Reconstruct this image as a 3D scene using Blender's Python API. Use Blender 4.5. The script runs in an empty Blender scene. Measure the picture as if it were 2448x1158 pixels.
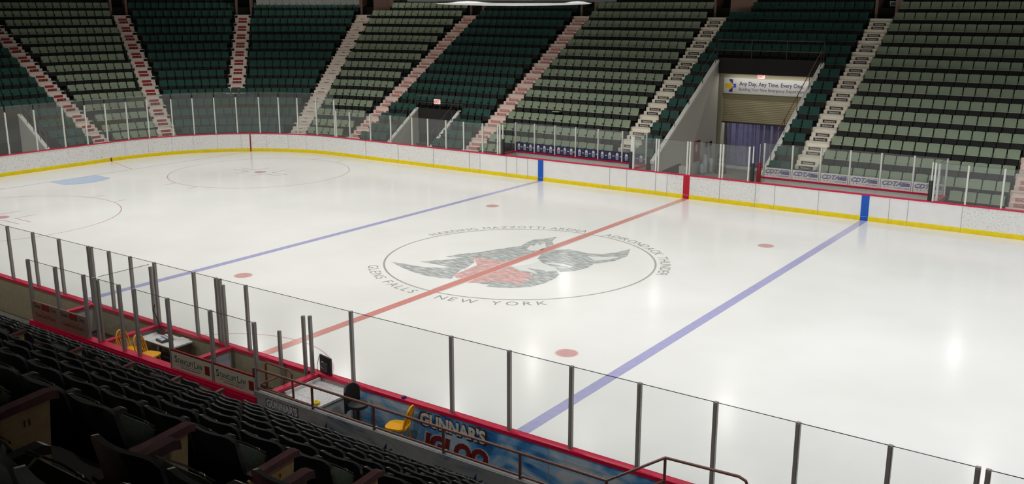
import bpy, math, random
from mathutils import Vector, Matrix
random.seed(7)
SC = bpy.context.scene
COL = SC.collection
PI = math.pi
FT = 0.3048
ORD = 'first second third fourth fifth sixth seventh eighth ninth tenth eleventh twelfth thirteenth fourteenth fifteenth sixteenth seventeenth eighteenth nineteenth twentieth'.split()
ORD += ['twenty-' + o for o in ORD[:9]] + ['thirtieth'] + ['thirty-' + o for o in ORD[:9]]

# ------------------------------------------------------------------ camera
W, H = 2448, 1158
CAM = Vector((17.99, -25.84, 8.40))
cd = bpy.data.cameras.new('camera')
cam = bpy.data.objects.new('camera', cd)
COL.objects.link(cam)
cam.location = CAM
cam.rotation_euler = (math.radians(76.12), 0, math.radians(35.32))
cd.sensor_width = 36.0
cd.lens = 36.0 * 2296.0 / W
cd.clip_end = 300
SC.camera = cam
CM = cam.rotation_euler.to_matrix()


def px(p):
    q = CM.transposed() @ (Vector(p) - CAM)
    if q.z > -0.2:
        return None
    return (1224 + 2296 * q.x / -q.z, 579 - 2296 * q.y / -q.z)


def inframe(p, m=40):
    s = px(p)
    return s is not None and -m < s[0] < W + m and -m < s[1] < H + m


# ------------------------------------------------------------------ materials
def lin(c):
    c = c / 255.0
    return c / 12.92 if c <= 0.04045 else ((c + 0.055) / 1.055) ** 2.4


def srgb(r, g, b):
    return (lin(r), lin(g), lin(b))


def mat(name, rgb, rough=0.6, metal=0.0, var=0.0, scale=8.0, spec=0.5, coat=0.0):
    m = bpy.data.materials.new(name)
    m.use_nodes = True
    nt = m.node_tree
    b = nt.nodes['Principled BSDF']
    b.inputs['Base Color'].default_value = (*rgb, 1)
    b.inputs['Roughness'].default_value = rough
    b.inputs['Metallic'].default_value = metal
    b.inputs['Specular IOR Level'].default_value = spec
    if var > 0:
        tc = nt.nodes.new('ShaderNodeTexCoord')
        no = nt.nodes.new('ShaderNodeTexNoise')
        no.inputs['Scale'].default_value = scale
        no.inputs['Detail'].default_value = 5
        nt.links.new(tc.outputs['Object'], no.inputs['Vector'])
        cr = nt.nodes.new('ShaderNodeValToRGB')
        lo = [max(0, c * (1 - var)) for c in rgb]
        hi = [min(1, c * (1 + var)) for c in rgb]
        cr.color_ramp.elements[0].position = 0.3
        cr.color_ramp.elements[1].position = 0.7
        cr.color_ramp.elements[0].color = (*lo, 1)
        cr.color_ramp.elements[1].color = (*hi, 1)
        nt.links.new(no.outputs['Fac'], cr.inputs['Fac'])
        nt.links.new(cr.outputs['Color'], b.inputs['Base Color'])
    return m


def ramp_mat(name, stops, scale=3.0, rough=0.6, detail=6, dist=0.0, stretch=(1, 1, 1)):
    m = bpy.data.materials.new(name)
    m.use_nodes = True
    nt = m.node_tree
    b = nt.nodes['Principled BSDF']
    b.inputs['Roughness'].default_value = rough
    tc = nt.nodes.new('ShaderNodeTexCoord')
    mp = nt.nodes.new('ShaderNodeMapping')
    mp.inputs['Scale'].default_value = stretch
    no = nt.nodes.new('ShaderNodeTexNoise')
    no.inputs['Scale'].default_value = scale
    no.inputs['Detail'].default_value = detail
    no.inputs['Distortion'].default_value = dist
    cr = nt.nodes.new('ShaderNodeValToRGB')
    el = cr.color_ramp.elements
    el[0].position, el[0].color = stops[0][0], (*stops[0][1], 1)
    el[1].position, el[1].color = stops[-1][0], (*stops[-1][1], 1)
    for p, c in stops[1:-1]:
        e = el.new(p)
        e.color = (*c, 1)
    nt.links.new(tc.outputs['Object'], mp.inputs['Vector'])
    nt.links.new(mp.outputs['Vector'], no.inputs['Vector'])
    nt.links.new(no.outputs['Fac'], cr.inputs['Fac'])
    nt.links.new(cr.outputs['Color'], b.inputs['Base Color'])
    return m


def glass_mat(name, tint, haze=0.045, gloss=0.06):
    m = bpy.data.materials.new(name)
    m.use_nodes = True
    nt = m.node_tree
    nt.nodes.remove(nt.nodes['Principled BSDF'])
    out = nt.nodes['Material Output']
    tr = nt.nodes.new('ShaderNodeBsdfTransparent')
    tr.inputs['Color'].default_value = (*tint, 1)
    gl = nt.nodes.new('ShaderNodeBsdfGlossy')
    gl.inputs['Roughness'].default_value = 0.03
    df = nt.nodes.new('ShaderNodeBsdfDiffuse')
    df.inputs['Color'].default_value = (0.8, 0.82, 0.8, 1)
    m1 = nt.nodes.new('ShaderNodeMixShader')
    m1.inputs['Fac'].default_value = haze
    m2 = nt.nodes.new('ShaderNodeMixShader')
    m2.inputs['Fac'].default_value = gloss
    nt.links.new(tr.outputs[0], m1.inputs[1])
    nt.links.new(df.outputs[0], m1.inputs[2])
    nt.links.new(m1.outputs[0], m2.inputs[1])
    nt.links.new(gl.outputs[0], m2.inputs[2])
    nt.links.new(m2.outputs[0], out.inputs['Surface'])
    return m


def emit_mat(name, rgb, strength):
    m = bpy.data.materials.new(name)
    m.use_nodes = True
    b = m.node_tree.nodes['Principled BSDF']
    b.inputs['Base Color'].default_value = (*rgb, 1)
    b.inputs['Emission Color'].default_value = (*rgb, 1)
    b.inputs['Emission Strength'].default_value = strength
    return m


M = {}
M['ice'] = ramp_mat('ice', [(0.35, (0.745, 0.745, 0.715)), (0.65, (0.80, 0.80, 0.775))], scale=0.25, rough=0.16, detail=8)
M['ice'].node_tree.nodes['Principled BSDF'].inputs['IOR'].default_value = 1.31
ICE_R = 0.17
for n, c in dict(red_line=(208, 142, 134), blue_line=(170, 169, 206), thin_red=(200, 170, 172), spot_red=(205, 160, 158), crease=(176, 198, 226),
                 ink=(156, 158, 154), ring=(168, 170, 166), edge=(222, 200, 190)).items():
    M[n] = mat(n, srgb(*c), ICE_R, var=0.06, scale=6)
M['emblem_grey'] = ramp_mat('emblem_grey', [(0.32, srgb(150, 155, 153)), (0.5, srgb(176, 180, 178)), (0.66, srgb(210, 213, 210))], scale=3.2, rough=ICE_R, detail=9, stretch=(1, 3, 1))
M['emblem_red'] = ramp_mat('emblem_red', [(0.34, srgb(166, 166, 164)), (0.46, srgb(210, 166, 162)), (0.58, srgb(218, 186, 182)), (0.70, srgb(226, 216, 212))], scale=3.0, rough=ICE_R, detail=9, stretch=(1, 3, 1))
M['emblem_pale'] = mat('emblem_pale', srgb(222, 224, 220), ICE_R)
M['board'] = ramp_mat('board', [(0.33, (0.42, 0.42, 0.41)), (0.40, (0.80, 0.80, 0.78)), (0.6, (0.88, 0.88, 0.865))], scale=26, rough=0.45, detail=3)
M['board_clean'] = mat('board_clean', (0.87, 0.87, 0.86), 0.45, var=0.03, scale=2)
M['seam'] = mat('seam', (0.35, 0.35, 0.34), 0.6)
M['yellow'] = mat('yellow', srgb(232, 206, 0), 0.4, var=0.08, scale=5)
M['cap_red'] = mat('cap_red', srgb(205, 18, 66), 0.35, var=0.08, scale=6)
M['stripe_blue'] = mat('stripe_blue', srgb(12, 88, 190), 0.35)
M['stripe_red'] = mat('stripe_red', srgb(190, 6, 46), 0.35)
M['tan_back'] = mat('tan_back', srgb(164, 156, 128), 0.8, var=0.08, scale=10)
M['grey_wall'] = mat('grey_wall', srgb(200, 201, 197), 0.7, var=0.05, scale=8)
M['white_panel'] = mat('white_panel', srgb(212, 212, 222), 0.5)
M['glass'] = glass_mat('glass', (0.92, 0.935, 0.93), 0.045, 0.025)
M['glass_near'] = glass_mat('glass_near', (0.965, 0.97, 0.968), 0.012, 0.012)
M['glass_edge'] = mat('glass_edge', (0.05, 0.055, 0.055), 0.3)
M['post_white'] = mat('post_white', srgb(225, 226, 220), 0.4)
M['post_alu'] = mat('post_alu', (0.32, 0.305, 0.295), 0.4, metal=0.2)
M['pad'] = mat('pad', (0.02, 0.022, 0.022), 0.55)
M['concrete'] = mat('concrete', (0.32, 0.31, 0.27), 0.85, var=0.12, scale=3)
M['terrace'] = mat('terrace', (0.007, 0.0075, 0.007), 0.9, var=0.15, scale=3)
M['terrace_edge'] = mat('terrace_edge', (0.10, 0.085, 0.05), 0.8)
M['near_terrace'] = mat('near_terrace', (0.03, 0.025, 0.025), 0.85, var=0.2, scale=3)
M['tread'] = mat('tread', srgb(160, 84, 96), 0.7, var=0.15, scale=5)
M['step_white'] = mat('step_white', srgb(238, 226, 216), 0.7, var=0.05, scale=5)
M['step_cream'] = mat('step_cream', srgb(242, 235, 218), 0.7, var=0.05, scale=5)
M['step_pink'] = mat('step_pink', srgb(242, 218, 208), 0.7, var=0.05, scale=5)
M['sign_red'] = mat('sign_red', srgb(176, 34, 40), 0.6)
M['sign_maroon'] = mat('sign_maroon', srgb(130, 34, 34), 0.6)
M['sign_rose'] = mat('sign_rose', srgb(206, 110, 108), 0.6)
M['sign_black'] = mat('sign_black', srgb(62, 48, 42), 0.6)
M['letter_white'] = mat('letter_white', srgb(228, 222, 212), 0.6)
M['letter_dark'] = mat('letter_dark', srgb(60, 52, 50), 0.6)
M['letter_faint'] = mat('letter_faint', srgb(140, 108, 100), 0.6)
M['pale'] = mat('pale', srgb(147, 162, 136), 0.75, var=0.10, scale=1.7)
M['pale_lip'] = mat('pale_lip', srgb(178, 190, 166), 0.6)
M['teal'] = mat('teal', srgb(22, 76, 66), 0.7, var=0.12, scale=1.7)
M['teal_lip'] = mat('teal_lip', srgb(44, 92, 80), 0.5)
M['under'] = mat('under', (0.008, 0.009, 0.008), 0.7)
M['standard'] = mat('standard', (0.09, 0.10, 0.085), 0.6)
M['standard_dark'] = mat('standard_dark', (0.03, 0.05, 0.045), 0.6)
M['shell'] = mat('shell', (0.050, 0.056, 0.054), 0.33, var=0.1, scale=12)
M['fabric'] = mat('fabric', (0.07, 0.085, 0.062), 0.85, var=0.15, scale=40)
M['pan'] = mat('pan', (0.02, 0.023, 0.021), 0.5)
M['arm_grey'] = mat('arm_grey', (0.05, 0.046, 0.044), 0.35)
M['arm_wood'] = mat('arm_wood', srgb(92, 56, 58), 0.4, var=0.25, scale=14)
M['end_panel'] = mat('end_panel', srgb(182, 170, 122), 0.7, var=0.1, scale=30)
M['metal'] = mat('metal', (0.45, 0.45, 0.45), 0.3, metal=0.9)
M['plate'] = mat('plate', srgb(190, 160, 84), 0.4)
M['rail'] = mat('rail', srgb(112, 70, 58), 0.4, var=0.15, scale=10)
M['rail_dark'] = mat('rail_dark', (0.07, 0.065, 0.06), 0.4)
M['white_cap'] = mat('white_cap', srgb(225, 224, 216), 0.6)
M['tunnel_wall'] = mat('tunnel_wall', srgb(204, 202, 194), 0.8, var=0.06, scale=20)
M['portal_cream'] = mat('portal_cream', srgb(190, 184, 158), 0.75)
M['fascia'] = mat('fascia', (0.024, 0.022, 0.022), 0.9)
M['dark'] = mat('dark', (0.012, 0.012, 0.013), 0.9)
M['brown_wall'] = mat('brown_wall', srgb(150, 120, 108), 0.8, var=0.05, scale=10)
M['shutter'] = mat('shutter', srgb(178, 170, 138), 0.55)
M['curtain'] = mat('curtain', srgb(140, 138, 176), 0.8, var=0.12, scale=4)
M['white'] = mat('white', (0.72, 0.72, 0.70), 0.5)
M['paper'] = mat('paper', (0.78, 0.77, 0.74), 0.6)
M['speckle'] = ramp_mat('speckle', [(0.30, (0.45, 0.45, 0.46)), (0.45, (0.66, 0.66, 0.66)), (0.6, (0.74, 0.74, 0.74))], scale=22, rough=0.4)
M['cdta_blue'] = mat('cdta_blue', srgb(28, 30, 122), 0.5)
M['navy'] = mat('navy', srgb(42, 44, 92), 0.5)
M['pale_grey'] = mat('pale_grey', srgb(196, 204, 212), 0.5)
M['royal'] = mat('royal', srgb(60, 90, 190), 0.5)
M['purple'] = mat('purple', srgb(66, 46, 120), 0.5)
M['gold'] = mat('gold', srgb(232, 196, 30), 0.5)
M['exit_red'] = emit_mat('exit_red', srgb(226, 60, 60), 0.25)
M['exit_white'] = emit_mat('exit_white', srgb(255, 226, 220), 0.45)
M['mural'] = ramp_mat('mural', [(0.28, srgb(26, 84, 160)), (0.40, srgb(64, 138, 204)), (0.47, srgb(112, 174, 226)), (0.56, srgb(164, 200, 230)), (0.66, srgb(214, 222, 230))],
                      scale=0.9, rough=0.5, dist=1.2, stretch=(1, 1, 2.2))
M['mural_grey'] = ramp_mat('mural_grey', [(0.30, srgb(60, 88, 120)), (0.42, srgb(140, 146, 150)), (0.56, srgb(164, 164, 160)), (0.68, srgb(146, 152, 154))],
                           scale=1.1, rough=0.55, dist=1.0, stretch=(1, 1, 2.0))
M['chair_yellow'] = mat('chair_yellow', srgb(252, 178, 14), 0.4, var=0.10, scale=12)
M['black'] = mat('black', (0.015, 0.015, 0.016), 0.45)
M['dark_grey'] = mat('dark_grey', (0.06, 0.06, 0.065), 0.5)
M['deep_red'] = mat('deep_red', srgb(140, 24, 28), 0.5)
M['banner_red'] = mat('banner_red', srgb(150, 44, 34), 0.7)
M['clean_sign'] = mat('clean_sign', srgb(140, 114, 96), 0.6)
M['law_sign'] = mat('law_sign', srgb(196, 190, 170), 0.6)
M['tape_yellow'] = mat('tape_yellow', srgb(226, 206, 40), 0.5)
M['green_dark'] = mat('green_dark', srgb(66, 74, 58), 0.7)

# ------------------------------------------------------------------ mesh helpers
UP = Vector((0, 0, 1))


class MB:
    def __init__(s):
        s.v, s.f, s.m, s.mats = [], [], [], []

    def mi(s, m):
        if m not in s.mats:
            s.mats.append(m)
        return s.mats.index(m)

    def add(s, vs, fs, m, mtx=None):
        o = len(s.v)
        k = s.mi(m)
        if mtx is not None:
            vs = [mtx @ Vector(v) for v in vs]
        s.v += [tuple(v) for v in vs]
        s.f += [tuple(i + o for i in f) for f in fs]
        s.m += [k] * len(fs)
        return s

    def box(s, x0, x1, y0, y1, z0, z1, m, mtx=None):
        vs = [(x0, y0, z0), (x1, y0, z0), (x1, y1, z0), (x0, y1, z0), (x0, y0, z1), (x1, y0, z1), (x1, y1, z1), (x0, y1, z1)]
        fs = [(0, 3, 2, 1), (4, 5, 6, 7), (0, 1, 5, 4), (1, 2, 6, 5), (2, 3, 7, 6), (3, 0, 4, 7)]
        return s.add(vs, fs, m, mtx)

    def prism(s, poly, z0, z1, m, mtx=None):
        """extrude an xy polygon (counter-clockwise) from z0 to z1"""
        n = len(poly)
        vs = [(x, y, z0) for x, y in poly] + [(x, y, z1) for x, y in poly]
        fs = [tuple(range(n - 1, -1, -1)), tuple(range(n, 2 * n))] + [(i, (i + 1) % n, n + (i + 1) % n, n + i) for i in range(n)]
        return s.add(vs, fs, m, mtx)

    def tube(s, pts, r, m, n=8, closed=False):
        pts = [Vector(p) for p in pts]
        rings, N = [], len(pts)
        prev = None
        for i, p in enumerate(pts):
            if closed:
                t = (pts[(i + 1) % N] - pts[i - 1]).normalized()
            else:
                t = ((pts[i + 1] if i < N - 1 else p) - (pts[i - 1] if i else p)).normalized()
            if prev is None:
                a = t.orthogonal().normalized()
            else:
                a = (prev - t * prev.dot(t)).normalized()
            prev = a
            b = t.cross(a)
            rings.append([p + (a * math.cos(2 * PI * k / n) + b * math.sin(2 * PI * k / n)) * r for k in range(n)])
        vs = [v for ring in rings for v in ring]
        fs = []
        L = N if closed else N - 1
        for i in range(L):
            j = (i + 1) % N
            for k in range(n):
                fs.append((i * n + k, i * n + (k + 1) % n, j * n + (k + 1) % n, j * n + k))
        if not closed:
            fs += [tuple(range(n - 1, -1, -1)), tuple(range((N - 1) * n, N * n))]
        return s.add(vs, fs, m)

    def lathe(s, prof, m, n=16, c=(0, 0)):
        vs = [(c[0] + r * math.cos(2 * PI * k / n), c[1] + r * math.sin(2 * PI * k / n), z) for r, z in prof for k in range(n)]
        fs = [(i * n + k, i * n + (k + 1) % n, (i + 1) * n + (k + 1) % n, (i + 1) * n + k) for i in range(len(prof) - 1) for k in range(n)]
        fs += [tuple(range(n - 1, -1, -1)), tuple(range((len(prof) - 1) * n, len(prof) * n))]
        return s.add(vs, fs, m)

    def shell(s, nu, nv, front, back, m):
        """closed shell between two (u,v) surfaces, u,v in 0..1"""
        vs = [front(i / nu, j / nv) for j in range(nv + 1) for i in range(nu + 1)]
        o = len(vs)
        vs += [back(i / nu, j / nv) for j in range(nv + 1) for i in range(nu + 1)]
        w = nu + 1
        fs = []
        for j in range(nv):
            for i in range(nu):
                a = j * w + i
                fs.append((a, a + 1, a + w + 1, a + w))
                fs.append((o + a, o + a + w, o + a + w + 1, o + a + 1))
        for i in range(nu):
            fs.append((i, o + i, o + i + 1, i + 1))
            t = nv * w + i
            fs.append((t, t + 1, o + t + 1, o + t))
        for j in range(nv):
            a = j * w
            fs.append((a, a + w, o + a + w, o + a))
            b = j * w + nu
            fs.append((b, o + b, o + b + w, b + w))
        return s.add(vs, fs, m)

    def mesh(s, name):
        me = bpy.data.meshes.new(name)
        me.from_pydata(s.v, [], s.f)
        for m in s.mats:
            me.materials.append(M[m])
        me.polygons.foreach_set('material_index', s.m)
        me.update()
        return me

    def build(s, name, parent=None, smooth=False):
        me = s.mesh(name)
        if smooth:
            smooth_mesh(me)
        return link(name, me, parent)


def smooth_mesh(me, ang=40):
    me.polygons.foreach_set('use_smooth', [True] * len(me.polygons))
    try:
        me.set_sharp_from_angle(angle=math.radians(ang))
    except Exception:
        pass


def link(name, me, parent=None):
    o = bpy.data.objects.new(name, me)
    COL.objects.link(o)
    if parent is not None:
        o.parent = parent
    return o


def tag(o, label=None, cat=None, group=None, kind=None):
    if label:
        o['label'] = label
    if cat:
        o['category'] = cat
    if group:
        o['group'] = group
    if kind:
        o['kind'] = kind
    return o


def thing(name, label, cat, loc=(0, 0, 0), rz=0.0, group=None):
    o = bpy.data.objects.new(name, None)
    COL.objects.link(o)
    o.empty_display_size = 0.2
    o.location = loc
    o.rotation_euler = (0, 0, rz)
    return tag(o, label, cat, group)


def struct(o):
    o['kind'] = 'structure'
    return o


def copy_tree(o, parent=None):
    c = o.copy()
    COL.objects.link(c)
    if parent is not None:
        c.parent = parent
    for ch in list(o.children):
        copy_tree(ch, c)
    return c


_TC = {}


def text(s, size=1.0, bold=0.0, shear=0.0, spacing=1.0, align='CENTER'):
    """flat outline of a word in the xy plane, centred: (vertices, faces)"""
    k = (s, size, bold, shear, spacing, align)
    if k in _TC:
        return _TC[k]
    cu = bpy.data.curves.new('lettering', 'FONT')
    cu.body = s
    cu.size = size
    cu.offset = bold
    cu.shear = shear
    cu.space_character = spacing
    cu.resolution_u = 3
    cu.align_x = align
    cu.align_y = 'BOTTOM_BASELINE'
    ob = bpy.data.objects.new('lettering', cu)
    COL.objects.link(ob)
    dg = bpy.context.evaluated_depsgraph_get()
    me = bpy.data.meshes.new_from_object(ob.evaluated_get(dg))
    vs = [tuple(v.co) for v in me.vertices]
    fs = [tuple(p.vertices) for p in me.polygons]
    bpy.data.objects.remove(ob)
    bpy.data.curves.remove(cu)
    bpy.data.meshes.remove(me)
    _TC[k] = (vs, fs)
    return _TC[k]


def basis(o, r, u):
    """matrix that takes x->r, y->u, z->r x u at origin o"""
    r, u = Vector(r).normalized(), Vector(u).normalized()
    n = r.cross(u)
    return Matrix(((r.x, u.x, n.x, o[0]), (r.y, u.y, n.y, o[1]), (r.z, u.z, n.z, o[2]), (0, 0, 0, 1)))


def fit_text(mb, s, w, h, m, mtx, bold=0.0, shear=0.0, dz=0.0, spacing=1.0):
    """lettering stretched to w x h, centred on mtx's origin"""
    vs, fs = text(s, 1.0, bold, shear, spacing)
    x0, x1 = min(v[0] for v in vs), max(v[0] for v in vs)
    y0, y1 = min(v[1] for v in vs), max(v[1] for v in vs)
    sx, sy = w / (x1 - x0), h / (y1 - y0)
    mb.add([((v[0] - (x0 + x1) / 2) * sx, (v[1] - (y0 + y1) / 2) * sy, dz) for v in vs], fs, m, mtx)


# ------------------------------------------------------------------ rink outline
HX, HY, R = 30.48, 12.954, 8.534
CX, CY = -(HX - R), HY - R


def outline(d, n=20):
    """closed ring of points at distance d outside the rink edge, counter-clockwise"""
    pts = []
    for sx, sy, a0 in ((1, -1, -90), (1, 1, 0), (-1, 1, 90), (-1, -1, 180)):
        cx, cy = sx * (HX - R), sy * (HY - R)
        for i in range(n + 1):
            a = math.radians(a0 + 90 * i / n)
            pts.append((cx + (R + d) * math.cos(a), cy + (R + d) * math.sin(a)))
    return pts


def ring_profile(mb, prof, m, n=20):
    """sweep a closed (d, z) profile round the rink"""
    rings = [[(x, y, z) for x, y in outline(d, n)] for d, z in prof]
    N, P = len(rings[0]), len(prof)
    vs = [v for r in rings for v in r]
    fs = [(p * N + i, ((p + 1) % P) * N + i, ((p + 1) % P) * N + (i + 1) % N, p * N + (i + 1) % N) for p in range(P) for i in range(N)]
    mb.add(vs, fs, m)


def F(sec, u):
    """frame on the rink edge: origin, outward direction. sec 'S' u = x on the far side, 'A' u = angle in degrees round the far corner, 'E' u = y on the end"""
    if sec == 'S':
        return Vector((u, HY, 0)), Vector((0, 1, 0))
    if sec == 'A':
        a = math.radians(u)
        o = Vector((math.cos(a), math.sin(a), 0))
        return Vector((CX, CY, 0)) + o * R, o
    return Vector((-HX, u, 0)), Vector((-1, 0, 0))


def rot_of(out):
    """z rotation that turns local +y to the inside of the rink"""
    return math.atan2(out.x, -out.y)


# ================================================================== SETTING
pts = outline(0.02, 24)
ice = struct(MB().prism(pts, -0.05, 0.0, 'ice').build('floor_ice'))
slab = MB()
slab.box(-60, 40, -46, 46, -0.3, -0.06, 'concrete')
slab.box(-60, 40, HY + 0.12, 46, -0.06, 0.0, 'concrete')
slab.box(-60, 40, -46, -HY - 0.12, -0.06, 0.0, 'concrete')
slab.box(-60, -HX - 0.12, -HY - 0.12, HY + 0.12, -0.06, 0.0, 'concrete')
slab.box(HX + 0.12, 40, -HY - 0.12, HY + 0.12, -0.06, 0.0, 'concrete')
struct(slab.build('floor'))
struct(MB().box(-60, 40, -46, 46, 19.0, 19.3, 'rail_dark').build('ceiling'))
struct(MB().box(-60, 40, 44, 44.3, 0, 19, 'brown_wall').build('wall_far'))
struct(MB().box(-60, 40, -46.3, -46, 0, 19, 'dark').build('wall_near'))
struct(MB().box(-60.3, -60, -46, 46, 0, 19, 'brown_wall').build('wall_end'))
struct(MB().box(40, 40.3, -46, 46, 0, 19, 'dark').build('wall_opposite_end'))

# ---- markings under the ice
Z1, Z2, Z3, Z4 = 0.0012, 0.0024, 0.0036, 0.0048


def flat(name, poly_list, m, z, label=None):
    mb = MB()
    for i, p in enumerate(poly_list):
        mb.add([(x, y, z + (0.0001 * i if len(poly_list) < 9 else 0)) for x, y in p], [tuple(range(len(p)))], m)
    o = mb.build(name, ice)
    if label:
        o['label'] = label
    return o


def rect(x0, x1, y0, y1):
    return [(x0, y0), (x1, y0), (x1, y1), (x0, y1)]


def arc_strip(cx, cy, r0, r1, a0, a1, n=64):
    q = []
    for i in range(n):
        b0, b1 = math.radians(a0 + (a1 - a0) * i / n), math.radians(a0 + (a1 - a0) * (i + 1) / n)
        q.append([(cx + r0 * math.cos(b0), cy + r0 * math.sin(b0)), (cx + r1 * math.cos(b0), cy + r1 * math.sin(b0)),
                  (cx + r1 * math.cos(b1), cy + r1 * math.sin(b1)), (cx + r0 * math.cos(b1), cy + r0 * math.sin(b1))])
    return q


def disc(cx, cy, r, n=32):
    return [(cx + r * math.cos(2 * PI * i / n), cy + r * math.sin(2 * PI * i / n)) for i in range(n)]


flat('centre_line', [rect(-0.15, 0.15, -HY, HY)], 'red_line', Z3, 'red centre line across the ice')
flat('centre_line_edge', [rect(-0.20, -0.165, -4.4, 4.4), rect(0.165, 0.20, -4.4, 4.4)], 'edge', Z3)
for sx in (-1, 1):
    flat('blue_line', [rect(sx * 25.5 * FT - 0.15, sx * 25.5 * FT + 0.15, -HY, HY)], 'blue_line', Z1)
yg = CY + math.sqrt(R * R - (89 * FT - (HX - R)) ** 2)
flat('goal_line', [rect(-89 * FT - 0.03, -89 * FT + 0.03, -yg, yg)], 'thin_red', Z2)
for sy in (-1, 1):
    a, b = Vector((-89 * FT, sy * 11 * FT)), Vector((-HX, sy * 14 * FT))
    flat('restricted_area_line', [[(a.x, a.y - 0.03), (a.x, a.y + 0.03), (b.x, b.y + 0.03), (b.x, b.y - 0.03)]], 'thin_red', Z1)
crease = [(-89 * FT, -4 * FT), (-84.5 * FT, -4 * FT)] + [(-89 * FT + 6 * FT * math.cos(math.radians(t)), 6 * FT * math.sin(math.radians(t))) for t in range(-40, 41, 8)] + [(-84.5 * FT, 4 * FT), (-89 * FT, 4 * FT)]
flat('goal_crease', [crease], 'crease', Z1, 'pale blue goal crease')
for sx in (-1, 1):
    for sy in (-1, 1):
        cx, cy = sx * 20 * FT, sy * 22 * FT
        flat('faceoff_spot', [disc(cx, cy, 0.305)], 'edge', Z1)
        flat('faceoff_spot_fill', [[p for p in disc(cx, cy, 0.265) if True]], 'spot_red', Z2)
for sy in (-1, 1):
    cx, cy = -69 * FT, sy * 22 * FT
    flat('faceoff_circle', arc_strip(cx, cy, 15 * FT - 0.05, 15 * FT, 0, 360), 'thin_red', Z1)
    flat('faceoff_spot', [disc(cx, cy, 0.305)], 'spot_red', Z1)
    ticks = []
    for tx in (-1, 1):
        for ty in (-1, 1):
            x0, y0 = cx + tx * 2 * FT, cy + ty * 1.5 * FT / 2
            ticks.append(rect(min(x0, x0 + tx * 4 * FT), max(x0, x0 + tx * 4 * FT), y0 - 0.025, y0 + 0.025))
            ticks.append(rect(x0 - 0.025, x0 + 0.025, min(y0, y0 + ty * 3 * FT), max(y0, y0 + ty * 3 * FT)))
            hx, hy = cx + tx * 2.8 * FT, cy + ty * 14.75 * FT
            ticks.append(rect(hx - 0.025, hx + 0.025, min(hy, hy + ty * 2 * FT), max(hy, hy + ty * 2 * FT)))
    flat('faceoff_marks', ticks, 'thin_red', Z2)
flat('referee_crease', arc_strip(0, -HY, 10 * FT - 0.05, 10 * FT, 0, 180, 32), 'thin_red', Z1)
flat('centre_ring', arc_strip(0, 0, 4.53, 4.60, 0, 360, 96), 'ring', Z1, 'grey ring round the centre emblem')


def arc_text(name, s, r, a0, a1, h, inward):
    """letters along a circle; inward: tops point to the centre"""
    mb = MB()
    glyph = []
    tot = 0.0
    for ch in s:
        if ch == ' ':
            glyph.append((None, 0.42 * h))
            tot += 0.42 * h
            continue
        vs, fs = text(ch, 1.0, 0.0, 0, 1.0)
        x0, x1 = min(v[0] for v in vs), max(v[0] for v in vs)
        k = h / 0.72
        w = (x1 - x0) * k
        glyph.append(((vs, fs, (x0 + x1) / 2, k), w))
        tot += w
    span = math.radians(abs(a1 - a0)) * r
    gap = (span - tot) / max(1, len(s) - 1)
    sc = 1.0
    if gap < 0.03:
        sc = (span - 0.05 * (len(s) - 1)) / tot
        gap = 0.05
    pos = 0.0
    for g, w in glyph:
        w *= sc
        t = (pos + w / 2) / r
        a = math.radians(a0) + (t if a1 > a0 else -t)
        pos += w + gap
        if g is None:
            continue
        vs, fs, xc, k = g
        o = (r * math.cos(a), r * math.sin(a), Z2)
        out = (math.cos(a), math.sin(a), 0)
        if inward:
            mt = basis(o, (-math.sin(a), math.cos(a), 0), (-out[0], -out[1], 0))
        else:
            mt = basis(o, (math.sin(a), -math.cos(a), 0), out)
        mb.add([((v[0] - xc) * k * sc, v[1] * k, 0) for v in vs], fs, 'ink', mt)
    return mb.build(name, ice)


arc_text('arena_lettering', 'HARDING MAZZOTTI ARENA', 4.72, 168, 93, 0.36, False)
arc_text('arena_lettering', 'ADIRONDACK THUNDER', 4.72, 84, 12, 0.36, False)
arc_text('arena_lettering', 'GLENS FALLS', 5.10, 224, 265, 0.36, True)
arc_text('arena_lettering', 'NEW YORK', 5.10, 275, 314, 0.36, True)


def unproj(x, y):
    d = CM @ Vector(((x - 1224) / 2296, -(y - 579) / 2296, -1.0))
    t = -CAM.z / d.z
    p = CAM + d * t
    return (round(p.x, 3), round(p.y, 3))


# outline of the painted head, measured on the ice plane (metres)
def zpoly(pts):
    return [unproj(850 + x / 3.06, 500 + y / 3.06) for x, y in pts]


emb_grey = [
    [(258, 386), (350, 400), (500, 425), (600, 430), (700, 430), (780, 440), (740, 470), (700, 512), (620, 505), (520, 490), (420, 462), (340, 430)],
    [(470, 385), (560, 378), (680, 370), (790, 355), (860, 350), (870, 390), (800, 440), (700, 430), (600, 408)],
    [(655, 352), (760, 330), (900, 318), (1000, 300), (1100, 285), (1215, 270), (1240, 250), (1300, 225), (1400, 215), (1475, 203), (1440, 235), (1460, 290), (1360, 320), (1250, 345), (1100, 385), (1000, 385), (900, 360), (760, 354)],
    [(1440, 300), (1560, 295), (1640, 310), (1700, 345), (1740, 370), (1745, 400), (1700, 430), (1600, 455), (1500, 462), (1470, 450), (1380, 410), (1330, 362), (1360, 330)],
    [(1560, 295), (1640, 312), (1700, 325), (1800, 330), (1900, 320), (1980, 300), (2010, 293), (1990, 345), (1900, 380), (1800, 396), (1745, 400), (1700, 360)],
    [(1300, 445), (1380, 455), (1470, 450), (1490, 480), (1460, 510), (1380, 545), (1280, 570), (1150, 578), (1040, 575), (950, 567), (985, 555), (900, 545), (850, 535), (900, 515), (1150, 510), (1290, 490)],
]
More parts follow.
